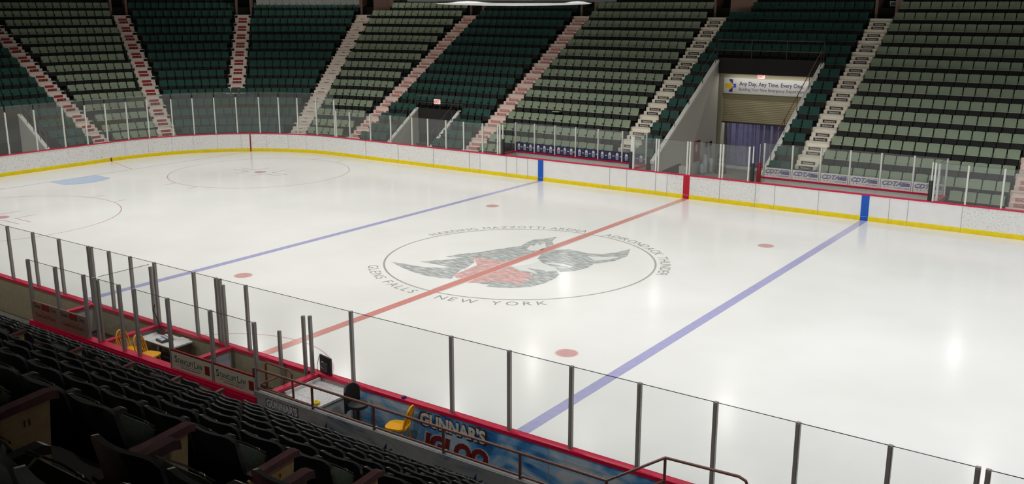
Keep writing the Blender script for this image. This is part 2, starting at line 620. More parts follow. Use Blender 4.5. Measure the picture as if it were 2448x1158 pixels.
emb_red = [
    [(860, 352), (960, 362), (1050, 380), (1130, 392), (1060, 430), (900, 480), (800, 505), (735, 506), (720, 480), (800, 450), (890, 410)],
    [(815, 542), (900, 500), (1000, 465), (1130, 420), (1220, 430), (1270, 460), (1300, 500), (1200, 552), (1100, 535), (1000, 528), (900, 540)],
]
emb_pale = [
    [(1250, 292), (1290, 262), (1300, 275), (1330, 248), (1345, 265), (1385, 246), (1395, 275), (1370, 300), (1290, 308)],
    [(1385, 392), (1480, 396), (1595, 420), (1570, 432), (1450, 428)],
    [(1690, 346), (1800, 352), (1935, 352), (1860, 370), (1755, 380)],
    [(1150, 425), (1210, 412), (1270, 405), (1340, 385), (1480, 440), (1440, 455), (1320, 470), (1200, 450)],
]
flat('centre_emblem', [zpoly(p) for p in emb_grey], 'emblem_grey', Z1, 'faded grey helmeted head emblem in the centre ring')
flat('emblem_beard', [zpoly(p) for p in emb_red], 'emblem_red', Z2, 'faded red beard')
flat('emblem_pale_patch', [zpoly(p) for p in emb_pale], 'emblem_pale', Z3)
flat('emblem_face_line', [zpoly(p) for p in [[(1255, 432), (1380, 452), (1400, 468), (1330, 468)], [(1400, 400), (1560, 424), (1540, 430), (1430, 418)], [(1165, 440), (1300, 466), (1290, 474), (1170, 450)]]], 'emblem_grey', Z4)

# ================================================================== DASHER BOARDS
boards = thing('dasher_boards', 'white scuffed rink boards with yellow kick plate and red cap rail', 'rink boards')
mb = MB()
ring_profile(mb, [(0.0, 0.18), (0.0, 1.03), (0.06, 1.03), (0.06, 0.18)], 'board', 24)
mb.build('board_panel', boards)
mb = MB()
ring_profile(mb, [(-0.015, 0.0), (-0.015, 0.175), (-0.005, 0.19), (0.06, 0.19), (0.06, 0.0)], 'yellow', 24)
mb.build('kick_plate', boards, True)
mb = MB()
ring_profile(mb, [(-0.02, 1.03), (-0.02, 1.065), (0.0, 1.08), (0.12, 1.08), (0.14, 1.065), (0.14, 1.0), (0.11, 1.0), (0.11, 1.03)], 'cap_red', 24)
mb.build('cap_rail', boards, True)
mb = MB()
ring_profile(mb, [(0.06, 0.0), (0.06, 1.03), (0.10, 1.03), (0.10, 0.0)], 'tan_back', 24)
mb.build('board_back', boards)
# cleaner replacement panels beside the benches
for x0, x1 in ((-11.6, -0.9), (3.4, 11.4)):
    segs = [(x0, x1)]
    for c in (-25.5 * FT, 25.5 * FT, 0):
        segs = [q for a, b in segs for q in (((a, c - 0.16), (c + 0.16, b)) if a < c < b else ((a, b),))]
    for a, b in segs:
        MB().box(a, b, HY - 0.004, HY + 0.004, 0.191, 1.029, 'board_clean').build('clean_panel', boards)
for c, m in ((-25.5 * FT, 'stripe_blue'), (25.5 * FT, 'stripe_blue'), (0, 'stripe_red')):
    s = MB()
    s.box(c - 0.15, c + 0.15, HY - 0.02, HY + 0.02, 0.0, 1.03, m)
    s.box(c - 0.15, c + 0.11, HY - 0.022, HY - 0.019, 0.165, 0.175, 'pale_grey')
    if m == 'stripe_red':
        s.box(c - 0.008, c + 0.008, HY - 0.022, HY - 0.019, 0.0, 1.03, 'deep_red')
    s.build('line_stripe', boards)
a = math.degrees(math.atan2(yg - CY, -89 * FT - CX))
o, out = F('A', a)
MB().box(-0.035, 0.035, -0.02, 0.025, 0.0, 1.03, 'deep_red', basis(o, (-out.y, out.x, 0), (-out.x, -out.y, 0))).build('goal_line_stripe', boards)
MB().box(-HX - 0.02, -HX + 0.022, 14 * FT - 0.04, 14 * FT + 0.04, 0.0, 0.2, 'deep_red').build('goal_line_stripe', boards)
seams = MB()
for x in [-19.5, -17.1, -14.6, -12.2, -11.5, -9.85, -9.2, -8.55, -3.9, -3.0, -1.52, -0.95, 1.58, 3.2, 4.05, 5.9, 8.7, 9.4, 11.35, 13.6]:
    seams.box(x - 0.006, x + 0.006, HY - 0.017, HY + 0.004, 0.01, 1.028, 'seam')
for u in (96, 104, 112, 121, 131, 140, 149, 157, 166, 175):
    o, out = F('A', u)
    seams.box(-0.006, 0.006, -0.004, 0.006, 0.19, 1.028, 'seam', basis(o, (-out.y, out.x, 0), (-out.x, -out.y, 0)))
seams.build('panel_seam', boards)
# painted scene on the back of the near boards, facing the players' bench
mb = MB()
mb.box(5.25, 12.3, -HY - 0.112, -HY - 0.10, 0.02, 0.99, 'mural')
mur = mb.build('mural_panel', boards)
mur['label'] = 'blue snow scene panel behind the near bench'
MB().box(4.1, 5.25, -HY - 0.112, -HY - 0.10, 0.02, 0.99, 'grey_wall').build('cream_panel', boards)
MB().box(9.7, 9.72, -HY - 0.116, -HY - 0.11, 0.02, 0.99, 'seam').build('panel_seam', boards)


def mural_words(y, xc, zt, w, name, k=1.0, far=True, parent=None):
    hi = 0.27 * k
    b1 = basis((xc, y, zt - hi / 2), (1, 0, 0), (0, 0, 1))
    mbs = MB()
    fit_text(mbs, "GUNNAR'S", w * 1.06, hi * 1.22, 'letter_dark', b1, 0.075, 0.0, 0.001)
    fit_text(mbs, "GUNNAR'S", w, hi, 'letter_white' if far else 'pale_grey', b1, 0.048, 0.0, 0.003)
    b2 = basis((xc + 0.05 * w, y, zt - hi * 1.35 - 0.22 * k), (1, 0, 0), (0, 0, 1))
    fit_text(mbs, 'IGLOO', w * 1.03, 0.44 * k, 'pale_grey', b2, 0.085, 0.15, 0.001)
    fit_text(mbs, 'IGLOO', w * 0.98, 0.40 * k, 'sign_maroon' if far else 'sign_black', b2, 0.065, 0.15, 0.003)
    return mbs.build(name, parent)


mural_words(-HY - 0.116, 7.58, 0.93, 1.55, 'mural_lettering', 1.0, True, boards)

# ================================================================== GLASS SCREENS
def post_mesh(mb, x, y, rz, z0, z1, m, w=0.065, t=0.06):
    mt = Matrix.Translation((x, y, 0)) @ Matrix.Rotation(rz, 4, 'Z')
    mb.box(-w / 2, w / 2, -t / 2, t / 2, z0, z1, m, mt)
    mb.box(-w / 2 + 0.012, w / 2 - 0.012, -t / 2 - 0.012, t / 2 + 0.012, z0, z1 - 0.02, m, mt)


def screen(label, pts, z0, zpost, zglass, post_m, glass_m, skip=(), doubles=(), group=None, edge=True):
    """posts at pts [(x, y, rz)] with a pane between each two"""
    t = thing('glass_screen', label, 'glass screen', (pts[0][0], pts[0][1], 0), 0, group)
    inv = Vector((-pts[0][0], -pts[0][1], 0))
    for i, (x, y, rz) in enumerate(pts):
        offs = (-0.062, 0.062) if i in doubles else (0.0,)
        for k in offs:
            mb = MB()
            post_mesh(mb, x + inv.x + k * math.cos(rz), y + inv.y + k * math.sin(rz), rz, z0, zpost, post_m)
            mb.build('post', t)
    for i in range(len(pts) - 1):
        if i in skip:
            continue
        a, b = Vector((pts[i][0] + inv.x, pts[i][1] + inv.y, 0)), Vector((pts[i + 1][0] + inv.x, pts[i + 1][1] + inv.y, 0))
        d = b - a
        L = d.length
        g = 0.03
        mt = basis((a.x, a.y, 0), d, UP)
        pane = MB()
        pane.box(g, L - g, z0, zglass, -0.006, 0.006, glass_m, mt)
        po = pane.build('glass_pane', t)
        if edge:
            e = MB()
            e.box(g, L - g, zglass - 0.002, zglass + 0.006, -0.006, 0.006, 'glass_edge', mt)
            e.build('pane_edge', po)
    return t


GD = 0.06
pe = []
for y in (-4.3, -2.75, -1.22, 0.256, 1.78, 3.05, 4.23):
    pe.append((-HX - GD, y, PI / 2))
for u in (173, 165.1, 156.1, 148.3, 140.3, 132.1, 123.3, 115.4, 107.5, 98.9):
    o, out = F('A', u)
    p = o + out * GD
    pe.append((p.x, p.y, rot_of(out)))
pe.append((-21.93, HY + GD, 0))
screen('tall clear glass with slim white posts curving round the far corner', pe, 1.08, 3.17, 3.48, 'post_white', 'glass')
ps = [(x, HY + GD, 0) for x in (-21.80, -20.73, -19.15, -17.64, -16.1, -15.0, -13.76, -12.59, -11.37, -10.42)]
screen('lower clear glass with white posts before the small tunnel', ps, 1.08, 2.56, 2.56, 'post_white', 'glass')
ps = [(x, HY + GD, 0) for x in (-2.7, -1.5, 0.03, 1.58, 2.82)]
screen('clear glass with paired white posts before the big tunnel', ps, 1.08, 2.56, 2.56, 'post_white', 'glass', doubles=(1, 2, 3))
ps = [(x, HY + GD, 0) for x in (10.25, 11.40, 12.63, 13.9, 15.2, 16.5)]
screen('clear glass with white posts past the last blue sign bench', ps, 1.08, 2.56, 2.56, 'post_white', 'glass')
BY = 14.42
ps = [(-10.31, HY + 0.1, PI / 2), (-10.31, BY, 0)] + [(x, BY, 0) for x in (-9.13, -7.9, -6.69, -5.41, -4.08)] + [(-2.8, BY, 0), (-2.8, HY + 0.1, PI / 2)]
lb = screen('clear glass with white posts round the bench with dark blue signs', ps, 1.1, 2.56, 2.56, 'post_white', 'glass')
ps = [(2.95, BY, 0)] + [(x, BY, 0) for x in (4.2, 5.42, 6.64, 7.88, 9.15)] + [(10.37, BY, 0), (10.37, HY + 0.1, PI / 2)]
rb = screen('clear glass with white posts round the bench with white signs', ps, 1.1, 2.56, 2.56, 'post_white', 'glass')

# bench back walls and their signs
for x0, x1, lab in ((-10.35, -2.8, 'grey bench wall with red rail below dark blue signs'), (2.9, 10.4, 'grey bench wall with red rail below white striped signs')):
    t = thing('bench_wall', lab, 'low wall', (x0, BY, 0))
    MB().box(0, x1 - x0, -0.05, 0.05, 0, 1.04, 'grey_wall').build('wall_panel', t)
    MB().box(-0.03, x1 - x0 + 0.03, -0.08, 0.08, 1.04, 1.10, 'cap_red').build('rail_cap', t)
    for xx in ((0.0, x1 - x0) if x0 < 0 else (x1 - x0,)):
        MB().box(xx - 0.04, xx + 0.04, HY + 0.16 - BY, -0.06, 0, 1.04, 'grey_wall').build('side_panel', t)
        MB().box(xx - 0.07, xx + 0.07, HY + 0.15 - BY, -0.08, 1.04, 1.10, 'cap_red').build('side_cap', t)
xs = [-10.31, -9.13, -7.9, -6.69, -5.41, -4.08, -2.8]
for i in range(6):
    a, b = xs[i] + 0.05, xs[i + 1] - 0.05
    sg = MB()
    sg.box(a, b, BY - 0.03, BY - 0.012, 1.105, 1.56, 'navy')
    w = b - a
    bt = basis(((a + b) / 2, BY - 0.031, 1.33), (1, 0, 0), (0, 0, 1))
    for k in (-1, 0, 1):
        cx = k * w / 3
        sg.add([(cx + 0.075 * math.cos(t * PI / 8), 0.07 + 0.10 * math.sin(t * PI / 8), 0.001) for t in range(16)], [tuple(range(16))], 'letter_white', bt)
        sg.box(cx - 0.075, cx + 0.075, -0.10, 0.05, 0.0005, 0.0015, 'pale_grey', bt)
        for q in range(3):
            sg.box(cx - 0.05, cx + 0.05, -0.075 + q * 0.045, -0.055 + q * 0.045, 0.0018, 0.0024, 'navy', bt)
        sg.box(cx - 0.07, cx + 0.07, -0.155, -0.125, 0.0005, 0.0015, 'pale_grey', bt)
        for q in (-1, 1):
            sg.box(cx + w / 6 - 0.05, cx + w / 6 + 0.05, q * 0.12 - 0.04, q * 0.12 + 0.04, 0.0003, 0.001, 'dark_grey', bt)
        sg.box(cx + w / 6 - 0.055, cx + w / 6 + 0.055, -0.02, 0.03, 0.0003, 0.001, 'pale_grey', bt)
    so = sg.build('advertising_sign')
    tag(so, 'dark blue sign with white domes, %s from the striped tunnel side of the bench' % ORD[5 - i], 'sign', 'dark blue bench signs')
    so['label'] = 'dark blue sign with white domes on bench glass, %s from the small tunnel' % ORD[i]


def cdta(sg, bt, w, h):
    # striped letters: slanted letters with pale cross bars
    fit_text(sg, 'CDTA', w * 0.66, h * 0.44, 'cdta_blue', Matrix(bt) @ Matrix.Translation((-w * 0.13, h * 0.14, 0)), 0.055, 0.28, 0.001)
    for q in range(4):
        z = h * 0.14 - h * 0.22 + (q + 1) * h * 0.44 / 5
        sg.box(-w * 0.47, w * 0.22, z - 0.007, z + 0.007, 0.0015, 0.002, 'white', bt)
        sg.box(w * 0.16, w * 0.47, z - 0.004 - h * 0.07, z + 0.004 - h * 0.03, 0.0008, 0.0012, 'cdta_blue', bt)
    sg.box(w * 0.16, w * 0.47, h * 0.33, h * 0.37, 0.0008, 0.0012, 'cdta_blue', bt)
    for q, m in enumerate(('cdta_blue', 'cdta_blue', 'sign_rose', 'cdta_blue')):
        cx = -w * 0.36 + q * w * 0.115
        sg.add([(cx + 0.017 * math.cos(t * PI / 5), -h * 0.24 + 0.017 * math.sin(t * PI / 5), 0.001) for t in range(10)], [tuple(range(10))], m, bt)
    fit_text(sg, 'CDTA.ORG', w * 0.40, h * 0.13, 'letter_dark', Matrix(bt) @ Matrix.Translation((w * 0.25, -h * 0.27, 0)), 0.015, 0, 0.001, 1.2)


xs = [2.95, 4.2, 5.42, 6.64, 7.88, 9.15, 10.37]
for i in range(6):
    a, b = xs[i] + 0.05, xs[i + 1] - 0.05
    sg = MB()
    sg.box(a, b, BY - 0.03, BY - 0.012, 1.105, 1.52, 'white')
    cdta(sg, basis(((a + b) / 2, BY - 0.031, 1.31), (1, 0, 0), (0, 0, 1)), b - a, 0.415)
    so = sg.build('advertising_sign')
    tag(so, 'white sign with striped blue letters on bench glass, %s from the big tunnel' % ORD[i], 'sign', 'white bench signs')

for x, nm in ((-10.12, 'black padded pole at the bench end nearer the small tunnel'), (-2.86, 'black padded pole between blue sign bench and big tunnel'),
              (2.98, 'black padded pole between big tunnel and white sign bench'), (10.13, 'black padded pole at the far end of the white sign bench')):
    t = thing('padded_pole', nm, 'pole', (x, HY + 0.09, 1.08))
    MB().lathe([(0.03, 0), (0.03, 1.5)], 'post_white', 10).build('pole', t, True)
    MB().lathe([(0.085, 0.0), (0.085, 0.76), (0.07, 0.78)], 'pad', 14).build('pad', t, True)

# ================================================================== FAR SEATING BOWL
DK, LK = 0.852, 0.5207


def rear(k):  # distance from the rink edge to the riser behind platform k
    return 2.616 + DK * k


def level(k):
    return 0.56 if k == -2 else 1.468 + LK * k


KMAX = 14
terr = MB()
XR = 17.0


def cut_s(k):
    """x ranges with no terrace on row k (far side)"""
    c = []
    if k <= 7:
        c.append((-2.6, 2.95))
    if k <= 1:
        c.append((-18.65, -15.35))
    if k == -2:
        c += [(-10.4, -2.6), (2.9, 10.45)]
    return c


def spans(a, b, cuts):
    s = [(a, b)]
    for c0, c1 in cuts:
        s = [q for x, y in s for q in ([(x, y)] if c1 <= x or c0 >= y else [r for r in ((x, c0), (c1, y)) if r[1] - r[0] > 0.01])]
    return s


YV = 1.3
for k in range(-2, KMAX + 1):
    d0, d1, z = rear(k - 1), rear(k), level(k)
    zb = 0.0 if k < 2 else level(k) - 0.66
    if k == -2:
        d0 = 0.2
    for a, b in spans(CX, XR, cut_s(k)):
        dd0 = d0
        if k == -1 and (-10.5 < (a + b) / 2 < -2.6 or 2.9 < (a + b) / 2 < 10.5):
            dd0 = 1.55
        cutsb = [(-10.4, -2.6), (2.9, 10.45)] if k == -1 else []
        for a2, b2 in (spans(a, b, cutsb) if cutsb else [(a, b)]):
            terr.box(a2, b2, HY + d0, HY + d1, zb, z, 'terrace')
        if k == -1:
            for c0, c1 in cutsb:
                for a2, b2 in spans(max(a, c0), min(b, c1), []):
                    if b2 > a2:
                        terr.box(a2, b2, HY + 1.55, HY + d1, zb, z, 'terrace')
    n = 24
    for i in range(n):
        a0, a1 = math.radians(90 + 90 * i / n), math.radians(90 + 90 * (i + 1) / n)
        q = [(CX + (R + d) * math.cos(t), CY + (R + d) * math.sin(t)) for d, t in ((d0, a0), (d1, a0), (d1, a1), (d0, a1))]
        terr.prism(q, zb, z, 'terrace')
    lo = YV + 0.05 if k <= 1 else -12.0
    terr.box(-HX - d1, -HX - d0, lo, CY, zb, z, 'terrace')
struct(terr.build('seating_terrace'))
# concourse behind the top row
top = MB()
zt = level(KMAX)
top.box(CX, XR, HY + rear(KMAX), 44, zt - 0.4, zt, 'terrace')
top.box(-60, -HX - rear(KMAX), -12, CY, zt - 0.4, zt, 'terrace')
for i in range(12):
    a0, a1 = math.radians(90 + 7.5 * i), math.radians(97.5 + 7.5 * i)
    q = [(CX + r_ * math.cos(t), CY + r_ * math.sin(t)) for r_, t in ((R + rear(KMAX), a0), (R + 26, a0), (R + 26, a1), (R + rear(KMAX), a1))]
    top.prism(q, zt - 0.4, zt, 'terrace')
struct(top.build('floor_concourse'))

pp = MB()
for i in range(16):
    a0, a1 = math.radians(113.2 + 1.22 * i), math.radians(113.2 + 1.22 * (i + 0.96))
    r0, r1 = R + rear(12) + 0.05, R + rear(12) + 0.2
    pp.prism([(CX + r_ * math.cos(t), CY + r_ * math.sin(t)) for r_, t in ((r0, a0), (r1, a0), (r1, a1), (r0, a1))], level(12), 9.6, 'grey_wall')
struct(pp.build('trim_parapet'))
# ---- far seats. local: +y to the ice, origin on the platform under the backrest
def far_seat_meshes(tag_, body, lip, stand):
    fr = MB()
    fr.prism([(-0.10, 0.0), (0.06, 0.0), (0.04, 0.03), (0.0, 0.10), (0.02, 0.40), (0.12, 0.57), (0.19, 0.59), (0.19, 0.62), (-0.10, 0.62)], 0.228, 0.252, stand, Matrix(((0, 0, 1, 0), (1, 0, 0, 0), (0, 1, 0, 0), (0, 0, 0, 1))))
    bk = MB()
    w = 0.222

    def fy(u, v):
        return -0.02 - 0.12 * v + 0.03 * (2 * u - 1) ** 2

    def fz(u, v):
        return 0.50 + v * (0.335 - 0.012 * abs(2 * u - 1) ** 8)
    bk.shell(6, 3, lambda u, v: ((1 - 2 * u) * w, fy(u, v), fz(u, v)), lambda u, v: ((1 - 2 * u) * w, fy(u, v) - 0.045, fz(u, v)), body)
    bk.box(-w - 0.01, w + 0.01, 0.0, 0.05, 0.475, 0.505, lip)
    pn = MB()
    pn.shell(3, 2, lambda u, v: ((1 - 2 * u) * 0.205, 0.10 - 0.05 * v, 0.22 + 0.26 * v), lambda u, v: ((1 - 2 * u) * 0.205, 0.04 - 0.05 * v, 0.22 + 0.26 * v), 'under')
    return fr, bk, pn


def merged(*mbs):
    r = MB()
    for q in mbs:
        o = len(r.v)
        r.v += q.v
        r.f += [tuple(i + o for i in f) for f in q.f]
        idx = [r.mi(m) for m in q.mats]
        r.m += [idx[i] for i in q.m]
    return r


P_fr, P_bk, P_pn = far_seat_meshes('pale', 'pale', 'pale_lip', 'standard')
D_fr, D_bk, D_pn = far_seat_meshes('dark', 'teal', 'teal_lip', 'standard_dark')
A_HALF = 0.56
PITCH = 0.497
AISLE_X = {'a5': -21.35, 'a6': -12.85, 'a7': -4.15, 'a8': 4.60, 'a9': 13.2}
AISLE_A = {'a4': 111.4, 'a3': 135.0, 'a2': 156.9}
far = []      # (kind, section, row, index, position, rz)


def add_row_s(kind, sec, k, xa, xb, fromright):
    n = int((xb - xa + 0.02) / PITCH)
    off = (xb - xa - n * PITCH) / 2
    cs = [xa + off + PITCH * (i + 0.5) for i in range(n)]
    if sec in ('78l', '56') and cut_s(k):
        c0, c1 = [c for c in cut_s(k) if c[0] > xa and c[1] < xb][0:1][0] if [c for c in cut_s(k) if c[0] > xa and c[1] < xb] else (0, 0)
        if c1 > c0:
            m = 2 if sec == '78l' else 4
            cs = [xa + 0.01 + PITCH * (i + 0.5) for i in range(m)] + [xb - 0.01 - PITCH * (i + 0.5) for i in range(m)][::-1]
    ok = []
    for x in cs:
        if any(c0 - 0.1 < x < c1 + 0.1 for c0, c1 in cut_s(k)):
            continue
        ok.append(x)
    order = ok[::-1] if fromright else ok
    for i, x in enumerate(order):
        if k >= 12 and -3.7 < x < -2.35:
            continue
        far.append((kind, sec, k, i, Vector((x, HY + rear(k) - 0.03, level(k))), PI))


def add_row_arc(kind, sec, k, a0, a1, h0, h1):
    """a0<a1 degrees, h0/h1 half aisle widths at the ends"""
    r = R + rear(k) - 0.03
    s0, s1 = math.radians(a0) * r + h0, math.radians(a1) * r - h1
    n = int((s1 - s0 + 0.02) / PITCH)
    if n < 1:
        return
    off = (s1 - s0 - n * PITCH) / 2
    for i in range(n):
        a = (s0 + off + PITCH * (i + 0.5)) / r
        if k >= 12 and sec == '45' and (math.radians(111.4) - a) * r < 1.9:
            continue
        if k >= 13 and sec == '34':
            continue
        far.append((kind, sec, k, i, Vector((CX + r * math.cos(a), CY + r * math.sin(a), level(k))), rot_of(Vector((math.cos(a), math.sin(a), 0)))))


for k in range(-2, KMAX + 1):
    for kind, sec, xa, xb, fr_ in (('pale', '89', AISLE_X['a8'] + A_HALF, AISLE_X['a9'] - A_HALF, False), ('dark', '78l', AISLE_X['a7'] + A_HALF, AISLE_X['a8'] - A_HALF, False),
                                   ('pale', '67', AISLE_X['a6'] + A_HALF, AISLE_X['a7'] - A_HALF, True), ('dark', '56', AISLE_X['a5'] + A_HALF, AISLE_X['a6'] - A_HALF, True),
                                   ('pale', '9+', AISLE_X['a9'] + A_HALF, XR, False)):
        add_row_s(kind, sec, k, xa, xb, fr_)
    add_row_arc('pale', '45', k, 90, 111.4, 0.05, A_HALF)
    if k < 3:
        add_row_arc('dark', '34', k, 111.4, 156.9, A_HALF, A_HALF)
    else:
        add_row_arc('dark', '34', k, 111.4, 135, A_HALF, A_HALF)
        add_row_arc('dark', '23', k, 135, 156.9, A_HALF, A_HALF)
    add_row_arc('pale', '12', k, 156.9, 180, A_HALF, A_HALF)
    ylo = YV + 0.1 if k <= 1 else -6.0
    yhi = CY - A_HALF
    n = int((yhi - ylo) / PITCH)
    for i in range(n):
        far.append(('dark', '01', k, i, Vector((-HX - rear(k) + 0.03, yhi - PITCH * (i + 0.5), level(k))), -PI / 2))

SECTXT = {'89': 'past the black-signed stair beyond the tunnel', '67': 'on the bench side of the black-signed stair', '45': 'beyond the plain white stair', '12': 'in the far end block',
          '9+': 'past the last stair', '78l': 'beside the big tunnel', '56': 'round the small tunnel', '34': 'beyond the plain white stair', '23': 'beside the red-signed stair', '01': 'at the far end'}
SHORT = {'89': 'from the black-signed stair', '67': 'from the black-signed stair before the tunnel', '78l': 'from the stair before the big tunnel', '56': 'from the red-lettered stair with bench signs',
         '45': 'in the block behind the far corner glass', '12': 'in the block before the end wall', '9+': 'past the last stair', '34': 'from the corner', '23': 'from the corner', '01': 'from the end stair'}


def ord_(i):
    return ORD[min(i, len(ORD) - 1)]


def seat_top(p):
    return p + Vector((0, 0, 0.7))


vis = [s for s in far if inframe(seat_top(s[4]), 20)]
chosen = set()
for kind in ('pale', 'dark'):
    c = sorted([s for s in vis if s[0] == kind], key=lambda s: (s[4] - CAM).length)
    for s in c[:300]:
        chosen.add(id(s))
protos = {}
for kind, (fr, bk, pn) in (('pale', (P_fr, P_bk, P_pn)), ('dark', (D_fr, D_bk, D_pn))):
    nm = 'pale_green_seat' if kind == 'pale' else 'dark_green_seat'
    protos[kind] = (fr.mesh(nm), bk.mesh('backrest'), pn.mesh('seat_pan'))
SECP = {'89': 'past the black-signed stair beyond the tunnel', '67': 'before the black-signed stair, tunnel side', }
rest = {'pale': MB(), 'dark': MB()}
simple = {'pale': merged(P_fr, P_bk, P_pn), 'dark': merged(D_fr, D_bk, D_pn)}
LAB = {'89': 'pale green seat beyond the big tunnel, {r} row, {i} from the black-signed stair',
       '67': 'pale green seat between the tunnels, {r} row, {i} from the black-signed stair',
       '45': 'pale green seat by the plain white stair, {r} row, {i} from the small-tunnel end',
       '9+': 'pale green seat past the last stair, {r} row, {i} along',
       '12': 'pale green seat in the far end block, {r} row, {i} along',
       '78l': 'dark green seat around the big tunnel, {r} row, {i} from the bench-side stair',
       '56': 'dark green seat around the small tunnel, {r} row, {i} from the bench-side stair',
       '34': 'dark green seat beside the plain white stair, {r} row, {i} along',
       '23': 'dark green seat in the far corner, {r} row, {i} along',
       '01': 'dark green seat at the far end, {r} row, {i} from the stair'}
FOLDED_OPEN = ('67', 2)
cand = [s for s in far if s[1] == '67' and id(s) in chosen]
open_seat = min(cand, key=lambda s: (Vector(px(s[4] + Vector((0, 0, 0.66)))) - Vector((1331, 260))).length)
op = MB()
op.shell(3, 2, lambda u, v: ((1 - 2 * u) * 0.205, 0.36 - 0.34 * v, 0.445 - 0.02 * v), lambda u, v: ((1 - 2 * u) * 0.205, 0.36 - 0.34 * v, 0.40 - 0.02 * v), 'pale_lip')
open_pan = op.mesh('seat_pan')
for s in far:
    kind, sec, k, i, p, rz = s
    if id(s) in chosen:
        nm = 'pale_green_seat' if kind == 'pale' else 'dark_green_seat'
        me = protos[kind]
        o = link(nm, me[0])
        o.location = p
        o.rotation_euler = (0, 0, rz)
        tag(o, LAB[sec].format(r=ord_(k + 2), i=ord_(i)), 'seat', 'pale green arena seats' if kind == 'pale' else 'dark green arena seats')
        link('backrest', me[1], o)
        link('seat_pan', me[2] if s is not open_seat else open_pan, o)
        if s is open_seat:
            o['label'] = 'pale green seat between the tunnels with its pan folded down, neighbours upright'
    elif (p - CAM).length < 75:
        mt = Matrix.Translation(p) @ Matrix.Rotation(rz, 4, 'Z')
        q = simple[kind]
        r_ = rest[kind]
        o0 = len(r_.v)
        r_.v += [tuple(mt @ Vector(v)) for v in q.v]
        r_.f += [tuple(j + o0 for j in f) for f in q.f]
        idx = [r_.mi(m) for m in q.mats]
        r_.m += [idx[j] for j in q.m]
tag(rest['pale'].build('distant_pale_seating'), 'remaining pale green seats filling the upper and corner blocks of the far stand', 'seating', None, 'stuff')
tag(rest['dark'].build('distant_dark_seating'), 'remaining dark green seats filling the corner and upper far stand', 'seating', None, 'stuff')

# ---- aisle stairs
def stair(label, sec, u, step_m, sign, k0=-2, k1=11):
    o, out = F(sec, u)
    rz = rot_of(out)
    base = o + out * 0.3
    t = thing('aisle_stair', label, 'stair', (base.x, base.y, 0), rz)
    st = MB()
    # local: +y inward, so distance d outward is y = -(d-0.3)
    hw = 0.48
    for k in range(k0, k1 + 1):
        z0, z1 = level(k), level(k + 1)
        dA, dC = rear(k) - 0.562, rear(k)
        h = (z1 - z0) / 3
        st.box(-hw, hw, -(dC - 0.3), -(dA - 0.3), z0, z0 + h, step_m)
        st.box(-hw - 0.02, hw + 0.02, -(dC - 0.3), -(dA + 0.281 - 0.3), z0 + h, z0 + 2 * h, step_m)
        st.box(-hw - 0.07, hw + 0.07, -(dC + 0.25 - 0.3), -(dC - 0.012 - 0.3), z0 + 2 * h, z1 + 0.012, step_m)
        st.box(-hw - 0.07, hw + 0.07, -(dC - 0.3), -(dC - 0.024 - 0.3), z1 - 0.03, z1 + 0.012, 'letter_white')
        # side curb of the platform edge
        st.box(hw + 0.07, hw + 0.11, -(dC + 0.1 - 0.3), -(dC - 0.1 - 0.3), z0, z1, 'terrace_edge')
        st.box(-hw - 0.11, -hw - 0.07, -(dC + 0.1 - 0.3), -(dC - 0.1 - 0.3), z0, z1, 'terrace_edge')
    if k0 == 3:
        st.box(-hw - 0.1, hw + 0.1, -(rear(2) + 0.27 - 0.3), -(rear(2) - 0.03 - 0.3), level(3) - 0.16, level(3) + 0.012, step_m)
    else:
        st.box(-hw, hw, -(rear(k0) - 0.5 - 0.3), -((0.22 if k0 < 0 else 1.56) - 0.3), 0.0, level(k0), step_m)
    st.build('steps', t)
    for k in range(k0, k1 + 1):
        z0, z1 = level(k), level(k + 1)
        h = (z1 - z0) / 3
        dA = rear(k) - 0.562
        for j, (d, zc) in enumerate(((dA, z0 + h / 2), (dA + 0.281, z0 + 1.5 * h))):
            sg = MB()
            bt = basis((0, -(d - 0.3) + 0.002, zc), (-1, 0, 0), (0, 0, 1))   # faces the ice: right is -x there
            sg_h = h * 0.78
            if sign == 'fen':
                sg.box(-0.31, 0.31, -sg_h / 2, sg_h / 2, 0, 0.004, 'sign_black', bt)
                fit_text(sg, "Fenimore's", 0.46, sg_h * 0.66, 'letter_white', bt, 0.02, 0.3, 0.006)
            elif sign == 'della':
                for q in ((-0.31, 0.31, sg_h / 2 - 0.012, sg_h / 2), (-0.31, 0.31, -sg_h / 2, -sg_h / 2 + 0.012), (-0.31, -0.296, -sg_h / 2, sg_h / 2), (0.296, 0.31, -sg_h / 2, sg_h / 2)):
                    sg.box(*q, 0, 0.004, 'sign_red', bt)
                fit_text(sg, 'DELLACARS.COM', 0.56, sg_h * 0.62, 'sign_red', bt, 0.02, 0, 0.005)
            elif sign == 'red':
                sg.box(-0.27, 0.27, -sg_h / 2, sg_h / 2, 0, 0.004, 'sign_red' if j else 'sign_maroon', bt)
                if not j:
                    for xx in (-0.12, 0.12):
                        sg.add([(xx + 0.035 * math.cos(a_ * PI / 5), 0.03 * math.sin(a_ * PI / 5), 0.006) for a_ in range(10)], [tuple(range(10))], 'sign_rose', bt)
                else:
                    sg.box(-0.2, 0.2, -0.012, 0.012, 0.004, 0.006, 'sign_maroon', bt)
            else:
                w = (0.16, 0.10, 0.22, 0.13)[(k * 2 + j) % 4]
                x = -w
                while x < w:
                    ww = 0.03 + 0.02 * ((k * 7 + int(x * 100)) % 3)
                    sg.box(x, min(w, x + ww), -0.022, 0.022, 0, 0.004, 'letter_faint', bt)
                    x += ww + 0.014
            sg.build('riser_sign', t)
    return t


